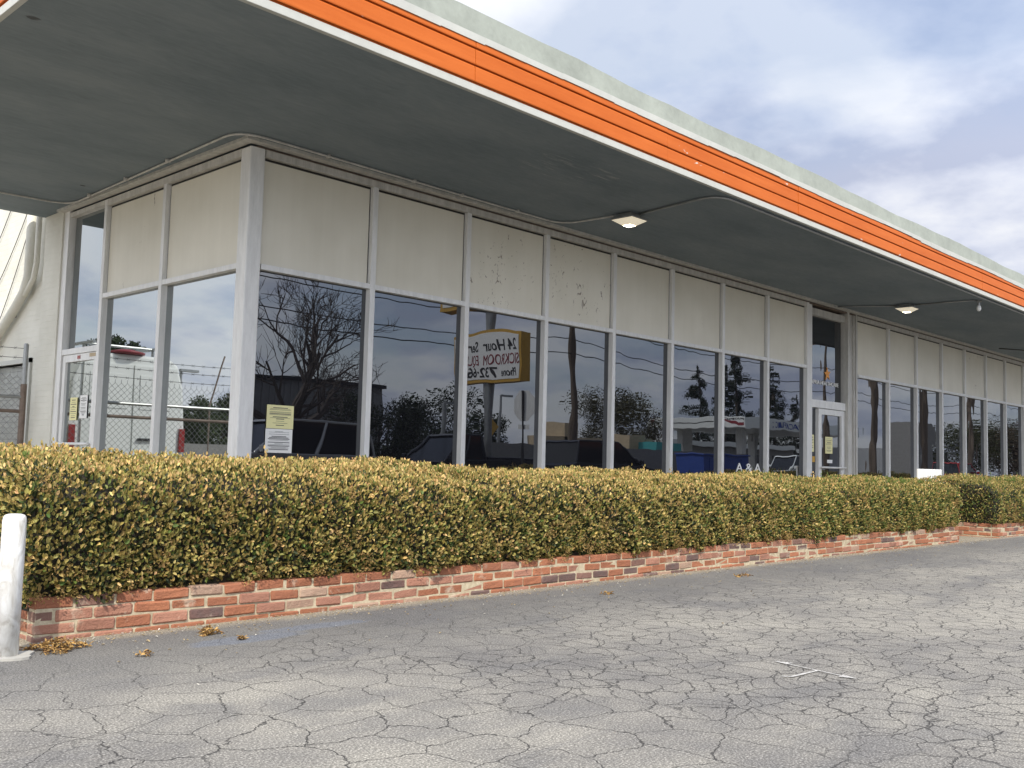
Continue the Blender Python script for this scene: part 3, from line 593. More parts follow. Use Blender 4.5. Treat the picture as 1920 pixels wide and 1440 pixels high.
def planter(x0, x1, y0, y1, ztop, label, seed):
    t = thing('brick_planter', ((x0 + x1) / 2, (y0 + y1) / 2, 0), label, 'planter', 'brick planters in front of the storefront')
    v, f, c = [], [], []
    th = .10
    brick_run(v, f, c, x0, x1, lambda p: (p[0], y0 + p[1], p[2]), th, seed, ztop)
    brick_run(v, f, c, y0 + th + .008, y1 - th - .008, lambda p: (x0 + p[1], p[0], p[2]), th, seed + 1, ztop)
    brick_run(v, f, c, y0 + th + .008, y1 - th - .008, lambda p: (x1 - p[1], p[0], p[2]), th, seed + 2, ztop)
    brick_run(v, f, c, x0, x1, lambda p: (p[0], y1 - p[1], p[2]), th, seed + 3, ztop)
    mb = MB(); mb.add(v, f); o = mb.build('brickwork', M['brick'], t)
    ca = o.data.color_attributes.new('Col', 'FLOAT_COLOR', 'POINT'); arr = np.ones((len(v), 4)); arr[:, :3] = np.array(c); ca.data.foreach_set('color', arr.reshape(-1))
    mo = MB(); e = .006
    zt = ztop - .008
    mo.box(x0 + e, x1 - e, y0 + e, y0 + th - e, -.02, zt); mo.box(x0 + e, x1 - e, y1 - th + e, y1 - e, -.02, zt)
    mo.box(x0 + e, x0 + th - e, y0 + th - e, y1 - th + e, -.02, zt - .001); mo.box(x1 - th + e, x1 - e, y0 + th - e, y1 - th + e, -.02, zt - .001)
    mo.build('mortar', M['mortar'], t)
    so = MB(); so.box(x0 + th - .004, x1 - th + .004, y0 + th - .004, y1 - th + .004, 0, ztop - .05); so.build('soil', M['soil'], t)
    return t
planter(-2.90, 10.20, -2.755, -1.50, .225, 'long low red brick planter holding the nearer hedge', 21)
planter(11.78, 22.0, -2.79, -1.50, .215, 'short visible brick planter at the right edge beyond the walkway gap', 33)

# ================================================================== HEDGES
def hedge(x0, x1, y0, y1, zb, zt, label, dens, seed, green0):
    g2 = np.random.default_rng(seed); rr = random.Random(seed)
    t = thing('hedge', ((x0 + x1) / 2, (y0 + y1) / 2, zb), label, 'hedge', 'clipped hedges in brick planters')
    prof = np.array([(y0 + .07, zb), (y0 - .02, zb + .10), (y0 - .03, zb + .40), (y0, zt - .20), (y0 + .08, zt - .11), (y0 + .25, zt - .055), (y0 + .6, zt - .02), (y1 - .12, zt), (y1, zt - .08), (y1 + .02, zb + .3)])
    seg = np.diff(prof, axis=0); ln = np.linalg.norm(seg, axis=1); wts = ln.copy(); wts[-1] *= .25
    area = (x1 - x0) * ln.sum(); n = int(area * dens)
    si = g2.choice(len(seg), n, p=wts / wts.sum()); u = g2.random(n); yz = prof[si] + seg[si] * u[:, None]
    nr = np.stack([-seg[si, 1], seg[si, 0]], 1) / ln[si][:, None]; nr = np.where((nr[:, :1] * 1 + nr[:, 1:] * 0) == 9, nr, nr)
    # smooth normals
    mid_n = np.stack([-seg[:, 1], seg[:, 0]], 1) / ln[:, None]
    nxt = np.minimum(si + 1, len(seg) - 1); prv = np.maximum(si - 1, 0)
    nn = np.where(u[:, None] > .5, mid_n[si] * (1.5 - u[:, None]) + mid_n[nxt] * (u[:, None] - .5), mid_n[si] * (.5 + u[:, None]) + mid_n[prv] * (.5 - u[:, None])); nn = unit(nn)
    X = x0 + (x1 - x0) * g2.random(n)
    P = np.stack([X, yz[:, 0], yz[:, 1]], 1); NO = np.stack([np.zeros(n), nn[:, 0], nn[:, 1]], 1)
    # ends
    for xe_, s in ((x0, -1), (x1, 1)):
        k = int((y1 - y0) * (zt - zb) * dens); py = y0 + (y1 - y0) * g2.random(k); pz = zb + (zt - .1 - zb) * g2.random(k) + .03
        P = np.concatenate([P, np.stack([np.full(k, xe_), py, pz], 1)]); NO = np.concatenate([NO, np.tile([s, 0, 0], (k, 1))])
    n = len(P)
    lump = (np.sin(P[:, 0] * 2.1 + seed) * np.sin(P[:, 2] * 5 + P[:, 1] * 4 + 1) * .022 + np.sin(P[:, 0] * 5.3 + P[:, 1] * 6) * .016 + np.sin(P[:, 0] * 13 + P[:, 2] * 11 + P[:, 1] * 9) * .012 + np.sin(P[:, 0] * 29 + P[:, 2] * 23) * np.sin(P[:, 1] * 27) * .014)
    lump = lump * 1.4; dep = -g2.exponential(.030, n); dep = np.maximum(dep, -.16)
    P = P + NO * (lump + dep + .012)[:, None]
    P[:, 2] = np.maximum(P[:, 2], zb - .03)
    upw = NO[:, 2]
    A = unit(NO * (.45 + .5 * g2.random((n, 1))) + np.array([0, 0, 1.0]) * (.25 + .75 * g2.random((n, 1))) + g2.normal(0, .42, (n, 3)))
    NN = unit(NO * .8 + g2.normal(0, .5, (n, 3)) + np.array([-.15, -.35, .25]))
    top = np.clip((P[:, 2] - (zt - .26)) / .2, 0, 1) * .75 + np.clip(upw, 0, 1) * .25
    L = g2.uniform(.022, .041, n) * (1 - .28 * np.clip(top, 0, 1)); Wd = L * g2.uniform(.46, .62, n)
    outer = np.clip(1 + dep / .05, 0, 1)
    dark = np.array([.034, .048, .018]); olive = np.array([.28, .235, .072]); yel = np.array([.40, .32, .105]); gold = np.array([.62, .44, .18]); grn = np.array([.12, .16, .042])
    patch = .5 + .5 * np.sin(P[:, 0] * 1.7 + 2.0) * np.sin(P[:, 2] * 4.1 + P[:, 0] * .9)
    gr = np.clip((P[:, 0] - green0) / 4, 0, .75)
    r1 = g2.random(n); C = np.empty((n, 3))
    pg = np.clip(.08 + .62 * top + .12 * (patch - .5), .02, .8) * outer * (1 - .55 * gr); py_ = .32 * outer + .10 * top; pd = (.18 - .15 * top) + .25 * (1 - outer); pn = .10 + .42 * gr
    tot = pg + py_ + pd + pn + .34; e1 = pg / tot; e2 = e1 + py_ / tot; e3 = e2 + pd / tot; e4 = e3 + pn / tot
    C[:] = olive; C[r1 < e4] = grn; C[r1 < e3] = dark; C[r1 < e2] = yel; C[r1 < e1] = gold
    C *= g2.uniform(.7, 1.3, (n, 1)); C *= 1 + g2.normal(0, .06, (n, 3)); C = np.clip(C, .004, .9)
    leaf = [(P, A, NN, L, Wd, C)]
    # flower-bud clusters on the face and sprigs standing out of the top
    k = int((x1 - x0) * 26); bx = x0 + (x1 - x0) * g2.random(k); bz = zb + .03 + (zt - zb - .15) * g2.random(k) ** 1.5; by = np.full(k, y0 - .045)
    nb = 26; Pb = np.repeat(np.stack([bx, by, bz], 1), nb, 0) + g2.normal(0, .020, (k * nb, 3)) * np.array([1, .6, 1]); m_ = len(Pb)
    Lb = g2.uniform(.009, .018, m_); Cb = np.array([.34, .225, .085]) * g2.uniform(.6, 1.3, (m_, 1))
    leaf.append((Pb, unit(g2.normal(0, 1, (m_, 3)) + np.array([0, -.6, .5])), unit(g2.normal(0, 1, (m_, 3)) + np.array([0, -.5, .3])), Lb, Lb * .6, Cb))
    k = int((x1 - x0) * 24); sx2 = x0 + .05 + (x1 - x0 - .1) * g2.random(k); sy2 = y0 + .15 + (y1 - y0 - .2) * g2.random(k); hh = g2.exponential(.034, k) + .01; hh = np.minimum(hh, .13)
    nb = 8; tt = np.tile(np.linspace(0, 1, nb), k); base = np.repeat(np.stack([sx2, sy2, np.full(k, zt - .035)], 1), nb, 0)
    Ps = base + np.stack([g2.normal(0, .006, k * nb), g2.normal(0, .006, k * nb), np.repeat(hh, nb) * tt], 1); m_ = len(Ps); ang = g2.random(m_) * 6.283
    out = np.stack([np.cos(ang), np.sin(ang), np.zeros(m_)], 1)
    As = unit(out * (.75 - .45 * tt[:, None]) + np.array([0, 0, 1.0])); Ls = g2.uniform(.028, .05, m_) * (1 - .35 * tt)
    Cs = np.where(g2.random((m_, 1)) < .6, gold, yel) * g2.uniform(.7, 1.25, (m_, 1)); gmask = np.repeat(g2.random(k), nb) < np.repeat(np.clip((sx2 - green0) / 4, 0.06, .75), nb); Cs[gmask] = grn * 1.5
    leaf.append((Ps, As, unit(out + np.array([-.2, -.5, .3])), Ls, Ls * .5, Cs))
    cat = [np.concatenate([l[i] for l in leaf]) for i in range(6)]
    sag = np.interp(cat[0][:, 0], [-2.9, -2.2, 0, 2.5, 9, 12], [-.025, 0, .03, .062, .085, .06]) if x0 < 0 else np.zeros(len(cat[0]))
    cat[0][:, 2] -= sag * np.clip((cat[0][:, 2] - zb) / (zt - zb), 0, 1.2)
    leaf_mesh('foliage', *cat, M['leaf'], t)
    core = MB(); pr = [(y0 + .09, zb - .05), (y0 + .07, zt - .27), (y0 + .15, zt - .17), (y0 + .35, zt - .115), (y1 - .14, zt - .09), (y1 - .08, zt - .2), (y1 - .08, zb - .05)]
    xs3 = np.linspace(x0 + .09, x1 - .09, 30); sg3 = np.interp(xs3, [-2.9, -2.2, 0, 2.5, 9, 12], [-.025, 0, .03, .062, .085, .06]) if x0 < 0 else np.zeros(30); k = len(pr)
    vs = [(x, p[0], p[1] - q * min(1, max(0, (p[1] - zb) / (zt - zb)))) for x, q in zip(xs3, sg3) for p in pr]
    core.add(vs, [(i * k + a, i * k + (a + 1) % k, (i + 1) * k + (a + 1) % k, (i + 1) * k + a) for i in range(29) for a in range(k)] + [tuple(range(k)), tuple(29 * k + a for a in range(k))])
    core.build('branches', M['hedge_core'], t)  # solid dark filler added inside the foliage to block light, no modelled branches
    return t
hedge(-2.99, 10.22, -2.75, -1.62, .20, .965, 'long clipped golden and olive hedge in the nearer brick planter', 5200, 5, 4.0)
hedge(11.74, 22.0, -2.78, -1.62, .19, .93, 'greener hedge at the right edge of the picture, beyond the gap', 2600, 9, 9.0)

# ================================================================== SMALL THINGS
bo = thing('bollard', (-3.135, -3.05, 0), 'chipped white round-topped steel bollard at the hedge corner', 'bollard')
q = MB(); q.lathe([(.054, -.05), (.054, .60), (.054, .652), (.051, .671), (.044, .681), (.030, .686), (.003, .688)], (-3.135, -3.05, 0), 36); q.build('post', M['bollard'], bo, smooth=True)
q = MB(); pr = []
for k in range(22): a = 2 * math.pi * k / 22; r = .115 + .02 * math.sin(3 * a) + rnd.uniform(-.012, .012); pr.append((-3.12 + r * math.cos(a), -3.06 + r * .8 * math.sin(a)))
q.prism(pr, 'z', -.02, .012); q.build('concrete_footing', M['concrete'], bo)

def leaf_pile(cx, cy, rx, ry, n, label, seed, h=.03):
    g2 = np.random.default_rng(seed); a = g2.random(n) * 6.283; r = np.sqrt(g2.random(n)) * (0.7 + .3 * np.sin(3 * a + seed)); P = np.stack([cx + rx * r * np.cos(a), cy + ry * r * np.sin(a), .006 + h * (1 - r) * g2.random(n)], 1)
    A = unit(g2.normal(0, 1, (n, 3)) * np.array([1, 1, .35])); NN = unit(g2.normal(0, .5, (n, 3)) + np.array([0, 0, 1.0])); L = g2.uniform(.012, .035, n)
    C = np.where(g2.random((n, 1)) < .6, np.array([.40, .25, .09]), np.array([.20, .11, .045])) * g2.uniform(.6, 1.3, (n, 1))
    return tag(leaf_mesh('leaf_pile', P, A, NN, L, L * g2.uniform(.2, .5, n), C, M['dryleaf']), label, 'leaf pile', 'dry leaf piles on the asphalt')
leaf_pile(-2.88, -3.01, .18, .14, 520, 'largest brown dry leaf pile, between the white bollard and brick corner', 1, .06)
leaf_pile(-2.08, -3.07, .07, .055, 190, 'straw-coloured leaf clump on asphalt just left of the bluish patch', 2, .05)
leaf_pile(-2.02, -3.32, .035, .025, 45, 'tiny straw leaf clump lying against the bluish asphalt patch', 3, .02)
leaf_pile(3.24, -3.28, .16, .06, 90, 'flat yellow leaf clump on asphalt under the middle of the long hedge', 4, .015)
leaf_pile(1.16, -3.33, .07, .04, 45, 'small brown leaf clump on asphalt left of the yellow one', 5, .015)
leaf_pile(-2.62, -3.42, .05, .035, 40, 'small dry clump on asphalt in front of the largest leaf pile', 6, .02)
n = 2200; g2 = np.random.default_rng(77)
P = np.stack([rng.uniform(-2.9, 11, n), -2.765 - rng.exponential(.12, n) * (1 + 2.0 * (rng.random(n) < .2)), np.full(n, .006)], 1); A = unit(g2.normal(0, 1, (n, 3)) * np.array([1, 1, .1])); L = g2.uniform(.006, .022, n)
C = np.where(g2.random((n, 1)) < .7, np.array([.42, .32, .17]), np.array([.6, .57, .5])) * g2.uniform(.6, 1.2, (n, 1))
lt = leaf_mesh('leaf_litter', P, A, np.tile([0, 0, 1.0], (n, 1)), L, L * .5, C, M['dryleaf']); tag(lt, 'fine dry litter scattered along the foot of the brick planter', 'litter', None, 'stuff')
# painted survey mark
q = MB()
def stripe(a, b, wd, z=.004):
    a = Vector((a[0], a[1], z)); b = Vector((b[0], b[1], z)); d = (b - a).normalized(); s_ = Vector((-d.y, d.x, 0)) * wd / 2; q.add([a - s_, b - s_, b + s_, a + s_], [(0, 1, 2, 3)])
A0, A1 = (-.219, -5.552), (-.29, -5.965); mid_ = (-.249, -5.779)
stripe(A0, A1, .012); q.add([(mid_[0], mid_[1] + .010, .0045), (mid_[0], mid_[1] - .010, .0045), (-.50, -5.775, .0045), (-.50, -5.757, .0045)], [(0, 1, 2, 3)])
q.add([(-.50, -5.775, .0047), (-.535, -5.735, .0047), (-.525, -5.725, .0047), (-.49, -5.76, .0047)], [(0, 1, 2, 3)])
for (p, s) in ((A0, 1), (A1, -1)):
    q.add([(p[0] - .03, p[1] - .05 * s, .0049), (p[0] + .035, p[1] - .055 * s, .0049), (p[0], p[1] + .035 * s, .0049)], [(0, 1, 2)])
tag(q.build('painted_mark', M['roadpaint'], norm=False), 'white double-headed arrow with a stem painted on cracked asphalt', 'painted mark')
# white bench behind the hedge
bn = thing('bench', (13.4, -.85, 0), 'white bench whose rounded back shows above the hedge end', 'bench')
q = MB()
for k in range(3): q.box(12.86 + k * .37, 13.22 + k * .37, -1.12, -1.08, .48, 1.07)
q.build('backrest', M['white'], bn, bevel=.018)
q = MB(); q.box(12.86, 13.96, -1.08, -.62, .42, .46); q.build('seat', M['white'], bn, bevel=.012)
for xx_ in (12.9, 13.88):
    for yy in (-1.08, -.68): MB().box(xx_, xx_ + .05, yy, yy + .05, 0, .42).build('leg', M['white'], bn)

# ---- chain-link fence with barbed wire
FYf = 4.92
fe = thing('chain_link_fence', (-.22, FYf, 0), 'chain-link fence topped with barbed wire in front of the roller door', 'fence')
def post(x, z=2.3):
    q = MB(); q.tube([(x, FYf, 0), (x, FYf, 1.82)], .038, 12, 1); q.tube([(x, FYf, 1.82), (x, FYf, z)], .030, 12, 0); q.lathe([(.031, z), (.031, z + .02), (.02, z + .035)], (x, FYf, 0), 12); q.build('fence_post', [M['steel'], M['rust']], fe)
for x in (-.27, -2.9, -5.6, -8.3): post(x)
for z, mt_ in ((1.655, 'steel'), (1.475, 'rust'), (.12, 'steel')): MB().tube([(-.27, FYf, z), (-8.3, FYf, z)], .022, 8).build('rail', M[mt_], fe)
q = MB(); z0_, z1_ = .05, 1.93; Hh = z1_ - z0_; sp_ = .085; k = -int(Hh / sp_) - 1
while k * sp_ < 8.1:
    for s in (1, -1):
        a = k * sp_; p0 = (a, z0_); p1 = (a + Hh, z1_)
        u0, u1 = max(p0[0], 0), min(p1[0], 8.03)
        if u1 > u0:
            za = z0_ + (u0 - a); zb_ = z0_ + (u1 - a)
            if s < 0: za, zb_ = z0_ + z1_ - za, z0_ + z1_ - zb_
            q.tube([(-.27 - u0, FYf + .004 * s, za), (-.27 - u1, FYf + .004 * s, zb_)], .0024, 4, cap=False)
    k += 1
for k in range(94): q.tube([(-.27 - k * .085, FYf, 1.93), (-.275 - k * .085, FYf, 1.975)], .0028, 4, cap=False)
q.build('mesh', M['steel'], fe)
q = MB()
for z in (2.02, 2.15, 2.27):
    q.tube([(-.27 - t, FYf, z - .02 * math.sin(t * 1.1)) for t in np.linspace(0, 8, 12)], .0035, 5)
    for k in range(50):
        x = -.4 - k * .16; zz = z - .02 * math.sin((-.27 - x) * 1.1); q.tube([(x - .02, FYf, zz - .018), (x + .02, FYf, zz + .018)], .002, 4); q.tube([(x - .015, FYf - .015, zz + .015), (x + .015, FYf + .015, zz - .015)], .002, 4)
q.build('barbed_wire', M['wire'], fe)
#@@BACKDROP
# ================================================================== ACROSS THE STREET (seen mirrored in the glass)
def leaf_cloud(name, P, size, c, seed, parent, droop=0.0, aspect=.55):
    g2 = np.random.default_rng(seed); n = len(P)
    A = unit(g2.normal(0, 1, (n, 3)) + np.array([0, 0, -droop])); NN = unit(g2.normal(0, 1, (n, 3)))
    L = size * g2.uniform(.6, 1.4, n); C = np.array(c) * g2.uniform(.5, 1.5, (n, 1))
    return leaf_mesh(name, P, A, NN, L, L * aspect, C, M['treeleaf'], parent)
def limb(mb, p, d, L, r, depth, rr, up=.12, spread=.6, nmin=3, tips=None):
    pts = [p]; q = p.copy(); dd = d.copy(); steps = 5
    for i in range(steps):
        dd = (dd + Vector((rr.gauss(0, .13), rr.gauss(0, .13), rr.gauss(0, .10) + up * .25))).normalized(); q = q + dd * (L / steps); pts.append(q.copy())
    rs = [r * (1 - .55 * i / steps) for i in range(steps + 1)]; mb.tube(pts, rs, 5 if depth > 2 else 3, cap=False)
    if depth == 0:
        if tips is not None: tips.append(q)
        return
    for k in range(nmin + (1 if rr.random() < .5 else 0)):
        i = rr.randint(2, steps); b = pts[i]; ax = Vector((rr.gauss(0, 1), rr.gauss(0, 1), rr.gauss(0, 1) + up)).normalized()
        limb(mb, b, (dd * (1 - spread * .6) + ax * spread).normalized(), L * rr.uniform(.52, .76), max(rs[i] * .70, .009), depth - 1, rr, up, spread, nmin, tips)
def bare_tree(x, y, h, label, seed, depth=5, cat='tree', lean=(0, 0, 1)):
    rr = random.Random(seed); t = thing('bare_tree', (x, y, 0), label, cat, 'trees across the street')
    mb = MB(); p = Vector((x, y, -.05)); th = h * .22; mb.tube([p, p + Vector(lean) * th * .5, p + Vector(lean) * th], [h * .028, h * .022, h * .02], 9, cap=False); mb.build('trunk', M['bark'], t, norm=False)
    mb = MB(); b = p + Vector(lean) * th * .94
    limb(mb, b, Vector((.05, 0, 1)), h * .36, h * .021, depth, rr, .25, .55)
    for a in range(5):
        an = 6.283 * a / 5 + rr.uniform(-.4, .4); limb(mb, b, Vector((math.cos(an), math.sin(an), .65)).normalized(), h * rr.uniform(.28, .40), h * .017, depth - 1, rr, .18, .6)
    mb.build('branches', M['bark'], t, norm=False); return t
def leafy_tree(x, y, h, w_, label, seed, c=(.05, .07, .02), n=2600, size=.32, tr=.3):
    rr = random.Random(seed); g2 = np.random.default_rng(seed); t = thing('leafy_tree', (x, y, 0), label, 'tree', 'trees across the street'); tips = []
    mb = MB(); mb.tube([(x, y, -.05), (x + .1, y, h * tr)], [h * .03, h * .022], 8); mb.build('trunk', M['bark'], t, norm=False)
    mb = MB()
    for a in range(6):
        an = 6.283 * a / 6 + rr.uniform(-.4, .4); limb(mb, Vector((x + .1, y, h * tr * .95)), Vector((math.cos(an) * .8, math.sin(an) * .8, rr.uniform(.5, 1.3))).normalized(), h * .28, h * .012, 2, rr, .2, .55, 3, tips)
    mb.build('branches', M['bark'], t, norm=False)
    cl = np.array([[x + w_ * .5 * math.sqrt(rr.random()) * math.cos(a), y + w_ * .5 * math.sqrt(rr.random()) * math.sin(a), h * (tr + (1 - tr) * rr.uniform(.12, .92))] for a in [rr.uniform(0, 6.283) for _ in range(26)]])
    cl[:, 2] = np.minimum(cl[:, 2], h * .95 - .5 * h * (np.hypot(cl[:, 0] - x, cl[:, 1] - y) / w_) ** 2)
    n = int(n * 4.5); idx = g2.integers(0, len(cl), n); P = cl[idx] + unit(g2.normal(0, 1, (n, 3))) * (w_ * .16 * g2.random((n, 1)) ** .5)
    leaf_cloud('crown', P, size * .42, c, seed, t); return t
def conifer(x, y, h, r, label, seed, n=9000, c=(.022, .034, .020)):
    g2 = np.random.default_rng(seed); rr = random.Random(seed); t = thing('conifer', (x, y, 0), label, 'tree', 'trees across the street')
    mb = MB(); mb.tube([(x, y, 0), (x, y, h * .5), (x, y, h)], [h * .026, h * .016, .03], 8); mb.build('trunk', M['bark'], t, norm=False)
    Ps = []; mb = MB(); nb = 90
    for k in range(nb):
        f = (k + rr.random()) / nb; z = h * (.10 + .88 * f); L = r * (1 - f) ** .75 * rr.uniform(.45, 1.1) + .25; an = rr.uniform(0, 6.283)
        e = Vector((x + L * math.cos(an), y + L * math.sin(an), z - L * rr.uniform(.15, .45))); b = Vector((x, y, z)); md = (b + e) / 2 + Vector((0, 0, L * .08)); mb.tube([b, md, e], [.05, .035, .012], 3, cap=False)
        q = int(n / nb * (.4 + 1.2 * (1 - f))); tt = g2.random((q, 1)) ** .7; pts = np.array(b) * (1 - tt) ** 2 + 2 * np.array(md) * tt * (1 - tt) + np.array(e) * tt ** 2
        Ps.append(pts + g2.normal(0, .10 + .06 * L, (q, 3)) * np.array([1, 1, .8]))
    mb.build('branches', M['bark'], t, norm=False); leaf_cloud('crown', np.concatenate(Ps), h * .017, c, seed, t, 1.2, .35); return t

def car(label, cat, x, y, rot, L, H, paint, kind='suv', group='vehicles mirrored in the windows', name=None):
    # local: length along +X (front at +X), origin at the centre on the ground
    t = thing(name or {'suv': 'parked_suv', 'pickup': 'pickup_truck', 'car': 'parked_car'}[kind], (0, 0, 0), label, cat, group)
    Wd = .93; zb = H * .56; hl = L / 2
    body = MB(); prof = [(-hl, .42), (-hl, zb - .08), (-hl + .10, zb), (hl * .42, zb), (hl - .25, zb - .12), (hl - .03, zb - .28), (hl, .48), (hl - .10, .30), (-hl + .12, .30)]
    body.prism(prof, 'y', -Wd, Wd)
    if kind == 'suv': cab = [(-hl + .12, zb), (-hl + .34, H - .05), (hl * .10, H - .02), (hl * .47, zb)]
    elif kind == 'pickup': cab = [(-hl * .12, zb), (-hl * .08, H - .05), (hl * .18, H - .03), (hl * .48, zb)]
    else: cab = [(-hl + .45, zb), (-hl * .45, H - .04), (hl * .08, H - .02), (hl * .48, zb)]
    ins = .10
    # roof and pillars
    (a0, a1, a2, a3) = cab
    body.prism([(a1[0] - .05, H - .06), (a1[0] + .05, H), (a2[0] - .05, H), (a2[0] + .06, H - .06)], 'y', -Wd + ins + .03, Wd - ins - .03)
    for s in (-1, 1):
        yb, yt = s * (Wd - .06), s * (Wd - ins - .06)
        for (b_, tp) in ((a0, (a1[0], H - .05)), (a3, (a2[0], H - .05)), (((a0[0] + a3[0]) / 2, zb), ((a1[0] + a2[0]) / 2, H - .05))): body.tube([(b_[0], yb, b_[1] - .02), (tp[0], yt, tp[1])], .045, 6)
    if kind == 'pickup':
        for s in (-1, 1): body.box(-hl + .05, -hl * .12, s * Wd - .05 * (s > 0), s * Wd + .05 * (s < 0), zb - .02, zb + .10)
    o = body.build('body', paint, t, bevel=.04, smooth=False)
    gls = MB()
    def sec(x_, z_, yy): return [(x_, -yy, z_), (x_, yy, z_)]
    b = [(a0[0] + .03, -Wd + .08, zb - .01), (a0[0] + .03, Wd - .08, zb - .01), (a3[0] - .03, Wd - .08, zb - .01), (a3[0] - .03, -Wd + .08, zb - .01)]; tq = [(a1[0] + .03, -Wd + ins + .05, H - .055), (a1[0] + .03, Wd - ins - .05, H - .055), (a2[0] - .03, Wd - ins - .05, H - .055), (a2[0] - .03, -Wd + ins + .05, H - .055)]
    gls.add(b + tq, [(0, 1, 2, 3), (4, 7, 6, 5), (0, 4, 5, 1), (1, 5, 6, 2), (2, 6, 7, 3), (3, 7, 4, 0)]); gls.build('windows', M['carglass'], t)
    wr = .36
    for sx_ in (-1, 1):
        for sy_ in (-1, 1):
            cx, cy = sx_ * hl * .62, sy_ * (Wd - .10); ty = MB(); n = 20
            ty.tube([(cx, cy - .11, wr), (cx, cy + .11, wr)], wr, n); wh = ty.build('wheel', M['rubber'], t)
            ri = MB(); yo = cy + sy_ * .113; ri.tube([(cx, yo - .01, wr), (cx, yo + .01, wr)], wr * .62, n); ri.build('rim', M['steel'], wh)
    for s in (-1, 1):
        MB().box(hl - .12, hl - .005, s * .72 - .17, s * .72 + .17, zb - .36, zb - .20).build('headlight', M['clearlens'], t)
        MB().box(-hl - .012, -hl + .05, s * .80 - .10, s * .80 + .10, zb - .40, zb - .10).build('tail_light', M['redlens'], t)
        MB().box(hl * .38, hl * .46, s * (Wd + .13) - .10, s * (Wd + .13) + .06, zb + .02, zb + .18).build('mirror', paint, t, bevel=.02)
    t.location = (x, y, 0.004); t.rotation_euler = (0, 0, rot); return t
def slab(name, x0, x1, y0, y1, z0, z1, mat, label, cat): return tag(MB().box(x0, x1, y0, y1, z0, z1).build(name, mat), label, cat)

# --- vehicles
car('white sport utility vehicle mirrored in the first front window, below the bare tree', 'suv', 8.9, -13.2, math.pi, 5.1, 1.92, M['carsilver'], 'suv')
car('dark pickup truck with pale hood mirrored beside the round sign pole', 'truck', 16.2, -14.4, math.pi, 5.5, 1.82, M['cardark'], 'pickup')
car('dark sport utility vehicle mirrored right of the dark utility pole', 'suv', 23.7, -14.7, 0, 5.0, 1.82, M['cardark'], 'suv')
car('red sport utility vehicle mirrored at the far right windows', 'suv', 66.0, -17.0, 0, 4.8, 1.75, M['carred'], 'suv')
car('white pickup truck mirrored under the fuel canopy lettering', 'truck', 46.0, -19.0, math.pi, 5.4, 1.75, M['carwhite'], 'pickup')
# --- white van behind the chain-link fence, mirrored in the side windows
vn = thing('van', (-2.72, 8.0, 0), 'white high-roof van with red tail lights mirrored in the side windows', 'van')
vx = -2.72; b = MB()
prof = [(vx - .97, .42), (vx - .99, 1.3), (vx - .93, 2.15), (vx - .80, 2.52), (vx - .62, 2.64), (vx + .62, 2.64), (vx + .80, 2.52), (vx + .93, 2.15), (vx + .99, 1.3), (vx + .97, .42)]
b.prism(prof, 'y', 8.0, 12.6); b.prism([(12.6, .42), (12.6, 2.5), (13.0, 1.6), (13.7, 1.2), (13.75, .42)], 'x', vx - .95, vx + .95)
b = b.build('body', M['carwhite'], vn, bevel=.05)
for s in (-1, 1):
    d = MB(); x0, x1 = sorted((vx + s * .012, vx + s * .78)); d.box(x0, x1, 7.965, 8.0, .55, 2.46); d.box(x0 + .10, x1 - .10, 7.955, 7.965, 1.72, 2.30)
    d = d.build('rear_door', M['carwhite'], vn, bevel=.012)
    if s < 0: MB().box(vx - .42, vx - .10, 7.925, 7.955, 1.19, 1.235).build('door_handle', M['black'], d)
    MB().box(vx + s * .92 - .05, vx + s * .92 + .05, 7.955, 8.0, 1.02, 1.42).build('tail_light', M['redlens'], vn)
for sy_ in (8.9, 12.4):
    for s in (-1, 1):
        w_ = MB().tube([(vx + s * .74, sy_, .36), (vx + s * .98, sy_, .36)], .36, 20).build('wheel', M['rubber'], vn); MB().tube([(vx + s * .975, sy_, .36), (vx + s * 1.0, sy_, .36)], .2, 16).build('rim', M['steel'], w_)
q = MB(); q.lathe([(.05, 2.64), (.30, 2.65), (.31, 2.68), (.10, 2.73)], (vx + .08, 8.15, 0), 20); q.build('brake_light', M['maroon'], vn, smooth=True)
q = MB()
for xx_ in (-.6, .6): q.tube([(vx + xx_, 8.2, 2.82), (vx + xx_, 12.4, 2.82)], .03, 8)
for yy in (8.6, 10.2, 11.8): q.tube([(vx - .62, yy, 2.82), (vx + .62, yy, 2.82)], .025, 8); q.tube([(vx - .6, yy, 2.6), (vx - .6, yy, 2.84)], .025, 6); q.tube([(vx + .6, yy, 2.6), (vx + .6, yy, 2.84)], .025, 6)
q.build('roof_rack', M['steel'], vn)
# --- yard behind the fence
slab('yard_wall', -30, -3.2, 14.5, 14.7, 0, 1.25, M['greywall'], 'low grey block wall mirrored beside the van', 'wall')
leafy_tree(-22.6, 40, 4.0, 3.6, 'wide bushy tree mirrored right of the van roof', 41, (.055, .075, .03), 3200, .34, .12)
leafy_tree(-25.0, 41, 5.0, 3.4, 'taller brownish tree mirrored at the edge of the corner post', 42, (.09, .07, .035), 2600, .30, .15)
leafy_tree(-10.7, 27, 5.4, 2.0, 'dark round tree mirrored above the van roof', 43, (.035, .055, .02), 2600, .26, .2)
leafy_tree(-21.8, 44, 3.4, 3.4, 'low green tree mirrored behind the lamp post', 44, (.05, .07, .03), 2000, .34, .1)
lp = thing('street_lamp', (-10.9, 22, 0), 'grey box-headed lamp post mirrored right of the van', 'street lamp'); MB().tube([(-10.9, 22, 0), (-10.9, 22, 3.75)], .06, 8).build('pole', M['steel'], lp); MB().box(-11.45, -10.85, 21.9, 22.1, 3.68, 3.76).build('lamp_head', M['steel'], lp)
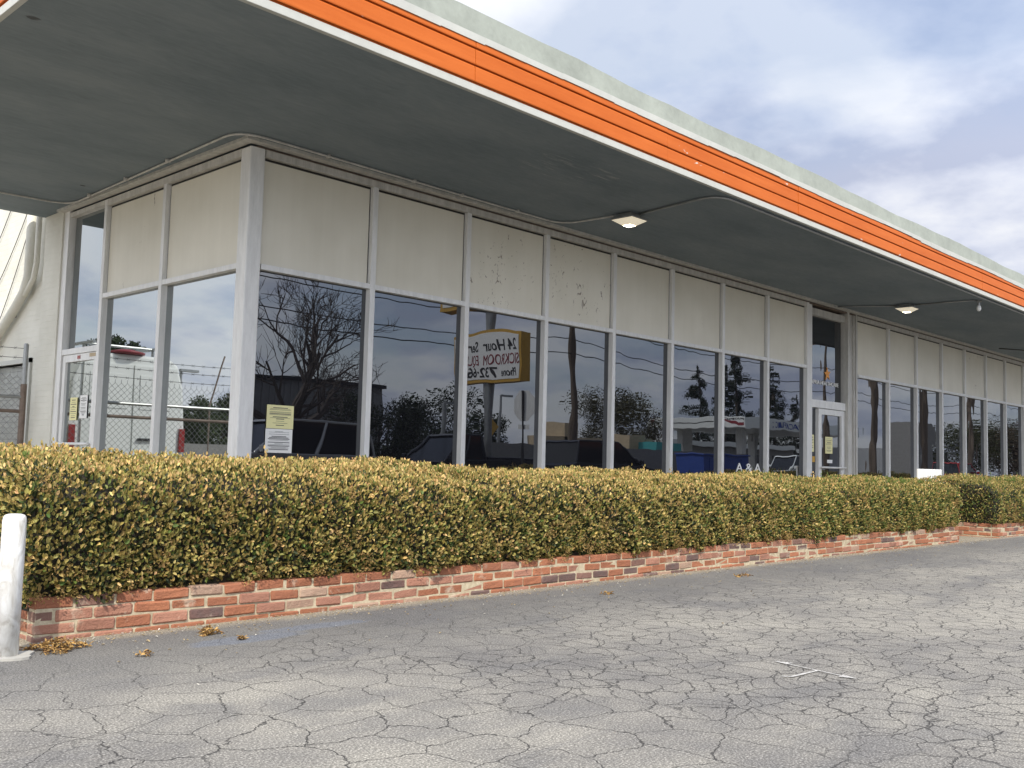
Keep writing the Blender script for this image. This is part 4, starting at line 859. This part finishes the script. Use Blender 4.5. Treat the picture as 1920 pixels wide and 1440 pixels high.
q = MB(); q.tube([(-5.6, 10.5, 0), (-5.55, 10.5, 2.0), (-5.75, 10.5, 2.75), (-5.85, 10.5, 3.05)], .018, 8); tag(q.build('leaning_pole', M['rust']), 'thin bent pole mirrored beside the corner post', 'pole')
car('white parked car mirrored beyond the low yard wall', 'car', -13.5, 20.0, 1.2, 4.5, 1.5, M['carwhite'], 'car')
leafy_tree(-9.5, 13.6, 1.9, 2.0, 'small bare-looking bush mirrored behind the fence rails', 45, (.07, .06, .03), 500, .14, .1)

# --- tall pylon sign
sg = thing('pole_sign', (17.2, -14.1, 0), 'yellow-framed white sign on a round pole, mirrored in the third window', 'sign')
X = 17.0; ya, yb = -12.5, -15.45; zb_, zt_ = 3.50, 5.02
MB().tube([(17.25, -14.15, 0), (17.25, -14.15, 7.6)], .165, 20).build('pole', M['steel'], sg, smooth=False)
def arch(y): f = (y - yb) / (ya - yb); return zt_ + .17 * math.sin(math.pi * min(1, max(0, (f - .0) / 1.0))) ** 1.3 * (1 if f < .6 else 1)
q = MB(); pts = [(ya, zb_), (yb, zb_)] + [(y, arch(y)) for y in np.linspace(yb, ya, 16)]; q.prism(pts, 'x', X, X + .46); q.build('cabinet', M['yellow'], sg)
q = MB(); yi0, yi1 = ya - .07, yb + .05
pts = [(yi0, zb_ + .10), (yi1, zb_ + .10)] + [(y, arch(y) - .09) for y in np.linspace(yi1, yi0, 16)]; q.prism(pts, 'x', X - .012, X - .001); fc = q.build('sign_face', M['white'], sg)
def stext(s, y, z, size, mat, fit, shear=0, bold=0.0):
    q = MB(); add_text(q, s, size, frame((X - .018, y + .02, z), (0, -1, 0), (0, 0, 1)), fit=fit, shear=shear, bold=bold); q.build('lettering', mat, fc, norm=False)
stext('24 Hour Ser', -12.68, 4.50, .50, M['black'], 2.22, .25, .006)
stext('SICKROOM EQUI', -12.60, 4.06, .46, M['maroon'], 2.36, 0, .0)
stext('Phone', -12.72, 3.70, .36, M['black'], .66, .3, .004); stext('732\u00b766', -13.62, 3.68, .44, M['black'], 1.24, 0, .008)
q = MB(); q.box(X - .1, X + .55, -16.3, -12.2, 5.95, 8.0); q = q.build('upper_cabinet', M['yellow'], sg); MB().box(X - .115, X - .101, -16.15, -12.35, 6.08, 7.85).build('sign_face', M['white'], q)
# --- stop sign seen from behind
so = thing('stop_sign', (15.2, -10.65, 0), 'bare metal back of an octagonal road sign mirrored beside the pole sign', 'road sign')
MB().tube([(15.2, -10.65, 0), (15.2, -10.65, 3.0)], .035, 8).build('post', M['black'], so)
q = MB(); q.prism([(-10.65 + .46 * math.cos(R(22.5 + 45 * k)), 2.58 + .46 * math.sin(R(22.5 + 45 * k))) for k in range(8)], 'x', 15.245, 15.25); q.build('sign_plate', M['alum'], so)
MB().box(15.24, 15.246, -10.90, -10.40, 1.93, 2.06).build('name_plate', M['alum'], so)
# --- yellow diamond
dm = thing('warning_sign', (35.2, -32, 0), 'yellow diamond lane-merge road sign mirrored left of the octagonal sign', 'road sign')
MB().tube([(35.2, -32, 0), (35.2, -32, 3.6)], .04, 8).build('post', M['steel'], dm); q = MB(); q.prism([(35.2 + .62 * math.cos(R(90 * k)) * .98, 3.0 + .62 * math.sin(R(90 * k))) for k in range(4)], 'y', -31.95, -31.94); q.build('sign_plate', M['yellow'], dm)
q = MB(); q.prism([(35.02, 2.75), (35.08, 2.75), (35.12, 3.05), (35.10, 3.30), (35.04, 3.30), (35.06, 3.05)], 'y', -31.938, -31.934); q.box(35.24, 35.29, -31.938, -31.934, 2.75, 3.3); q.build('symbol', M['black'], dm)
# --- utility poles and wires
poles = [(-20.0, -20.2), (4.0, -20.2), (28.5, -20.2), (53.0, -20.2), (78, -20.2), (102, -20.2)]
for i, (x, y) in enumerate(poles[1:5]):
    lab = ['wooden utility pole standing outside the left mirrored windows', 'dark wooden utility pole mirrored in the fourth front window', 'utility pole with crossarm mirrored in the glass above the entrance door', 'brown utility pole mirrored in the windows right of the entrance'][i]
    up = thing('utility_pole', (x, y, 0), lab, 'utility pole', 'utility poles along the street'); MB().tube([(x, y, 0), (x, y, 10.6)], [.19, .14], 12).build('pole', M['woodpole'], up)
    for z in (9.9, 8.9): MB().box(x - .05, x + .05, y - 1.25, y + 1.25, z, z + .12).build('crossarm', M['woodpole'], up)
wd = 0
for (dy, z, sag) in ((-1.15, 10.1, .5), (-.4, 10.1, .55), (.6, 9.1, .6), (1.15, 9.1, .5), (.12, 7.4, .55), (-.16, 6.6, .7), (.1, 5.9, .5)):
    q = MB()
    for (a, b_) in zip(poles, poles[1:]): q.tube([(a[0] + (b_[0] - a[0]) * t, a[1] + dy, z - 4 * sag * t * (1 - t)) for t in np.linspace(0, 1, 13)], .022 if z < 8 else .014, 5, cap=False)
    lab2 = ['topmost outer', 'topmost inner', 'second level inner', 'second level outer', 'thick middle', 'lower thick', 'lowest'][wd]; wd += 1
    tag(q.build('power_line', M['black'], norm=False), f'{lab2} overhead wire strung between the mirrored utility poles', 'power line', 'overhead wires')
for (x, y, lab) in ((49.2, -15.6, 'bare brown pole mirrored in the first window right of the entrance'), (51.2, -13.5, 'bent-looking dark pole mirrored in the third window right of the entrance')):
    tag(MB().tube([(x, y, 0), (x, y, 9.5)], [.20, .16], 12).build('wood_pole', M['woodpole']), lab, 'pole')
# --- warehouse, fence and trees across the road
wh = thing('warehouse', (14, -36, 0), 'dark ribbed metal warehouse mirrored behind the bare tree', 'building')
q = MB(); q.box(-4, 25.6, -42, -30, 0, 4.45)
for k in range(70): q.box(-4 + k * .42, -3.85 + k * .42, -30, -29.95, 0, 4.4)
q.build('wall', M['metalwall'], wh); MB().box(-4.2, 25.8, -42.2, -29.8, 4.45, 4.62).build('roof', M['black'], wh)
bare_tree(11.4, -16.6, 7.6, 'large leafless tree mirrored in the first front window', 8, 5)
bare_tree(22.8, -26.5, 4.6, 'small leafless tree mirrored at the warehouse corner', 12, 3)
leafy_tree(21.5, -25.0, 3.9, 4.4, 'dark evergreen bush mirrored in front of the warehouse', 13, (.02, .03, .012), 2600, .24, .05)
slab('board_fence', 26.5, 60, -30.2, -30.05, 0, 2.05, M['greywall'], 'long grey board fence mirrored across the road', 'fence')
leafy_tree(49.5, -52, 6.8, 8.0, 'broad dark tree mirrored beyond the board fence', 14, (.03, .045, .02), 2600, .42, .15)
leafy_tree(55.5, -54, 5.2, 5.0, 'narrow dark tree mirrored beside the broad one', 15, (.03, .045, .02), 1500, .40, .15)
leafy_tree(64.5, -45.5, 7.6, 8.5, 'round olive tree mirrored right of the dark utility pole', 16, (.07, .065, .025), 3000, .36, .25)
for i, (x, y, h_) in enumerate(((36.9, -38, 4.6), (44.0, -40, 5.6))):
    s_ = thing('street_lamp', (x, y, 0), ['short street lamp mirrored over the board fence', 'taller street lamp with arm mirrored over the board fence'][i], 'street lamp'); MB().tube([(x, y, 0), (x, y, h_)], .11, 8).build('pole', M['steel'], s_); MB().box(x, x + 1.1, y - .08, y + .08, h_ - .08, h_ + .06).build('lamp_head', M['steel'], s_)
xb = [(45.5, 2.2, 1.0), (47.2, 1.5, 2.0), (49.0, 2.8, .9), (55.0, 1.8, 1.4), (57.0, 1.1, 1.1)]
for i, (x, wb, hb2) in enumerate(xb):
    tag(MB().box(x, x + wb, -38.5, -37.0, 1.2, 1.9 + hb2).build('pallet_stack', M['carton']), ['low wide', 'tallest', 'long low', 'square', 'smallest'][i] + ' beige pallet stack mirrored behind the board fence', 'pallets', 'pallet stacks')
slab('portable_shed', 55.6, 59.2, -37.5, -35, 0, 2.75, M['teal'], 'teal portable shed mirrored right of the utility pole', 'shed')
# --- filling station
gs = thing('fuel_station_canopy', (82, -42, 0), 'white filling-station canopy on columns mirrored in the right windows', 'canopy')
MB().box(72, 95, -48, -37, 4.55, 5.55).build('roof_slab', M['carwhite'], gs, bevel=.03)
q = MB(); q.box(71.98, 72.0, -46.4, -40.2, 5.05, 5.12); q.build('stripe', M['black'], gs)
q = MB(); q.box(71.96, 72.0, -47.8, -46.9, 4.62, 5.50); q = q.build('logo_panel', M['white'], gs); MB().add([(71.95, -47.7, 5.4), (71.95, -47.0, 5.3), (71.95, -47.1, 4.75)], [(0, 1, 2)]).build('emblem', M['maroon'], q)
q = MB(); q.box(71.96, 72.0, -39.6, -37.1, 4.62, 5.50); q = q.build('logo_panel', M['white'], gs)
e = MB(); wv = [(-37.25, 5.10), (-37.7, 4.98), (-38.2, 5.12), (-38.7, 5.22), (-39.5, 5.28)]; wl = [(-39.5, 5.22), (-38.7, 5.0), (-38.2, 4.85), (-37.7, 4.72), (-37.25, 4.80)]; e.prism([(a, b_) for a, b_ in wv + wl], 'x', 71.94, 71.955); e.build('emblem', M['maroon'], q)
e = MB(); add_text(e, 'PACIFIC', .24, frame((71.94, -37.2, 5.27), (0, -1, 0), (0, 0, 1)), fit=2.1, bold=.004); e.build('lettering', M['black'], q, norm=False)
e = MB(); add_text(e, 'PACIFIC', .80, frame((82.5, -36.98, 4.75), (-1, 0, 0), (0, 0, 1)), fit=6.2, bold=.01); e.build('lettering', M['blue'], gs, norm=False)
for (x, y) in ((75.0, -39.5), (75.0, -45.5), (88, -39.5), (88, -45.5)): MB().box(x - .35, x + .35, y - .35, y + .35, 0, 4.55).build('column', M['alum'], gs)
st_ = thing('fuel_station_shop', (97, -58, 0), 'low white-roofed shop mirrored under the filling-station canopy', 'building'); MB().box(84, 112, -64, -54, 0, 3.4).build('wall', M['greywall'], st_); MB().box(83.6, 112.4, -64.4, -53.6, 3.4, 3.95).build('roof', M['carwhite'], st_)
for k in range(5): MB().box(86 + k * 5, 90 + k * 5, -53.98, -53.9, .6, 2.7).build('window', M['carglass'], st_)
tag(MB().box(46.5, 52.0, -26.8, -25.0, .1, 1.75).box(46.4, 52.1, -26.9, -24.9, 1.75, 1.85).box(47.2, 47.5, -25.0, -24.95, .2, 1.6).box(50.8, 51.1, -25.0, -24.95, .2, 1.6).build('waste_container', M['blue'], bevel=.03), 'dark blue waste container mirrored below the filling-station canopy', 'container')
for i, (x, y, h_, r_) in enumerate(((108.5, -66, 15.0, 3.2), (121.5, -68, 19.0, 4.2), (116.5, -67, 16.0, 2.6), (136, -70, 17.5, 4.6), (143, -70, 13.5, 3.4))):
    conifer(x, y, h_, r_, ['slim dark conifer mirrored above the filling-station canopy', 'tallest dark conifer mirrored between two window posts', 'thin conifer mirrored left of the tallest one', 'broad conifer mirrored in the last window before the entrance', 'short conifer mirrored at the entrance jamb'][i], 50 + i)
slab('shed', 86, 100, -38, -30, 0, 3.2, M['carsilver'], 'pale shed mirrored in the windows right of the entrance', 'shed')
slab('grey_tower', 72.0, 75.0, -24.5, -22, 0, 4.9, M['greywall'], 'tall grey block mirrored behind the bare poles', 'building')
for i, (x, y, h_, w_) in enumerate(((92, -26, 5.6, 7), (101, -27, 6.2, 8), (112, -28, 6.6, 8), (100, -21.5, 4.2, 6), (126, -28, 7.5, 9))):
    leafy_tree(x, y, h_, w_, ['olive', 'brownish', 'dense dark', 'low brown', 'tall green'][i] + ' tree mirrored in the far right windows', 70 + i, [(.05, .055, .02), (.08, .06, .035), (.03, .045, .02), (.07, .05, .03), (.04, .07, .02)][i], 2000, .36, .15)
#@@END
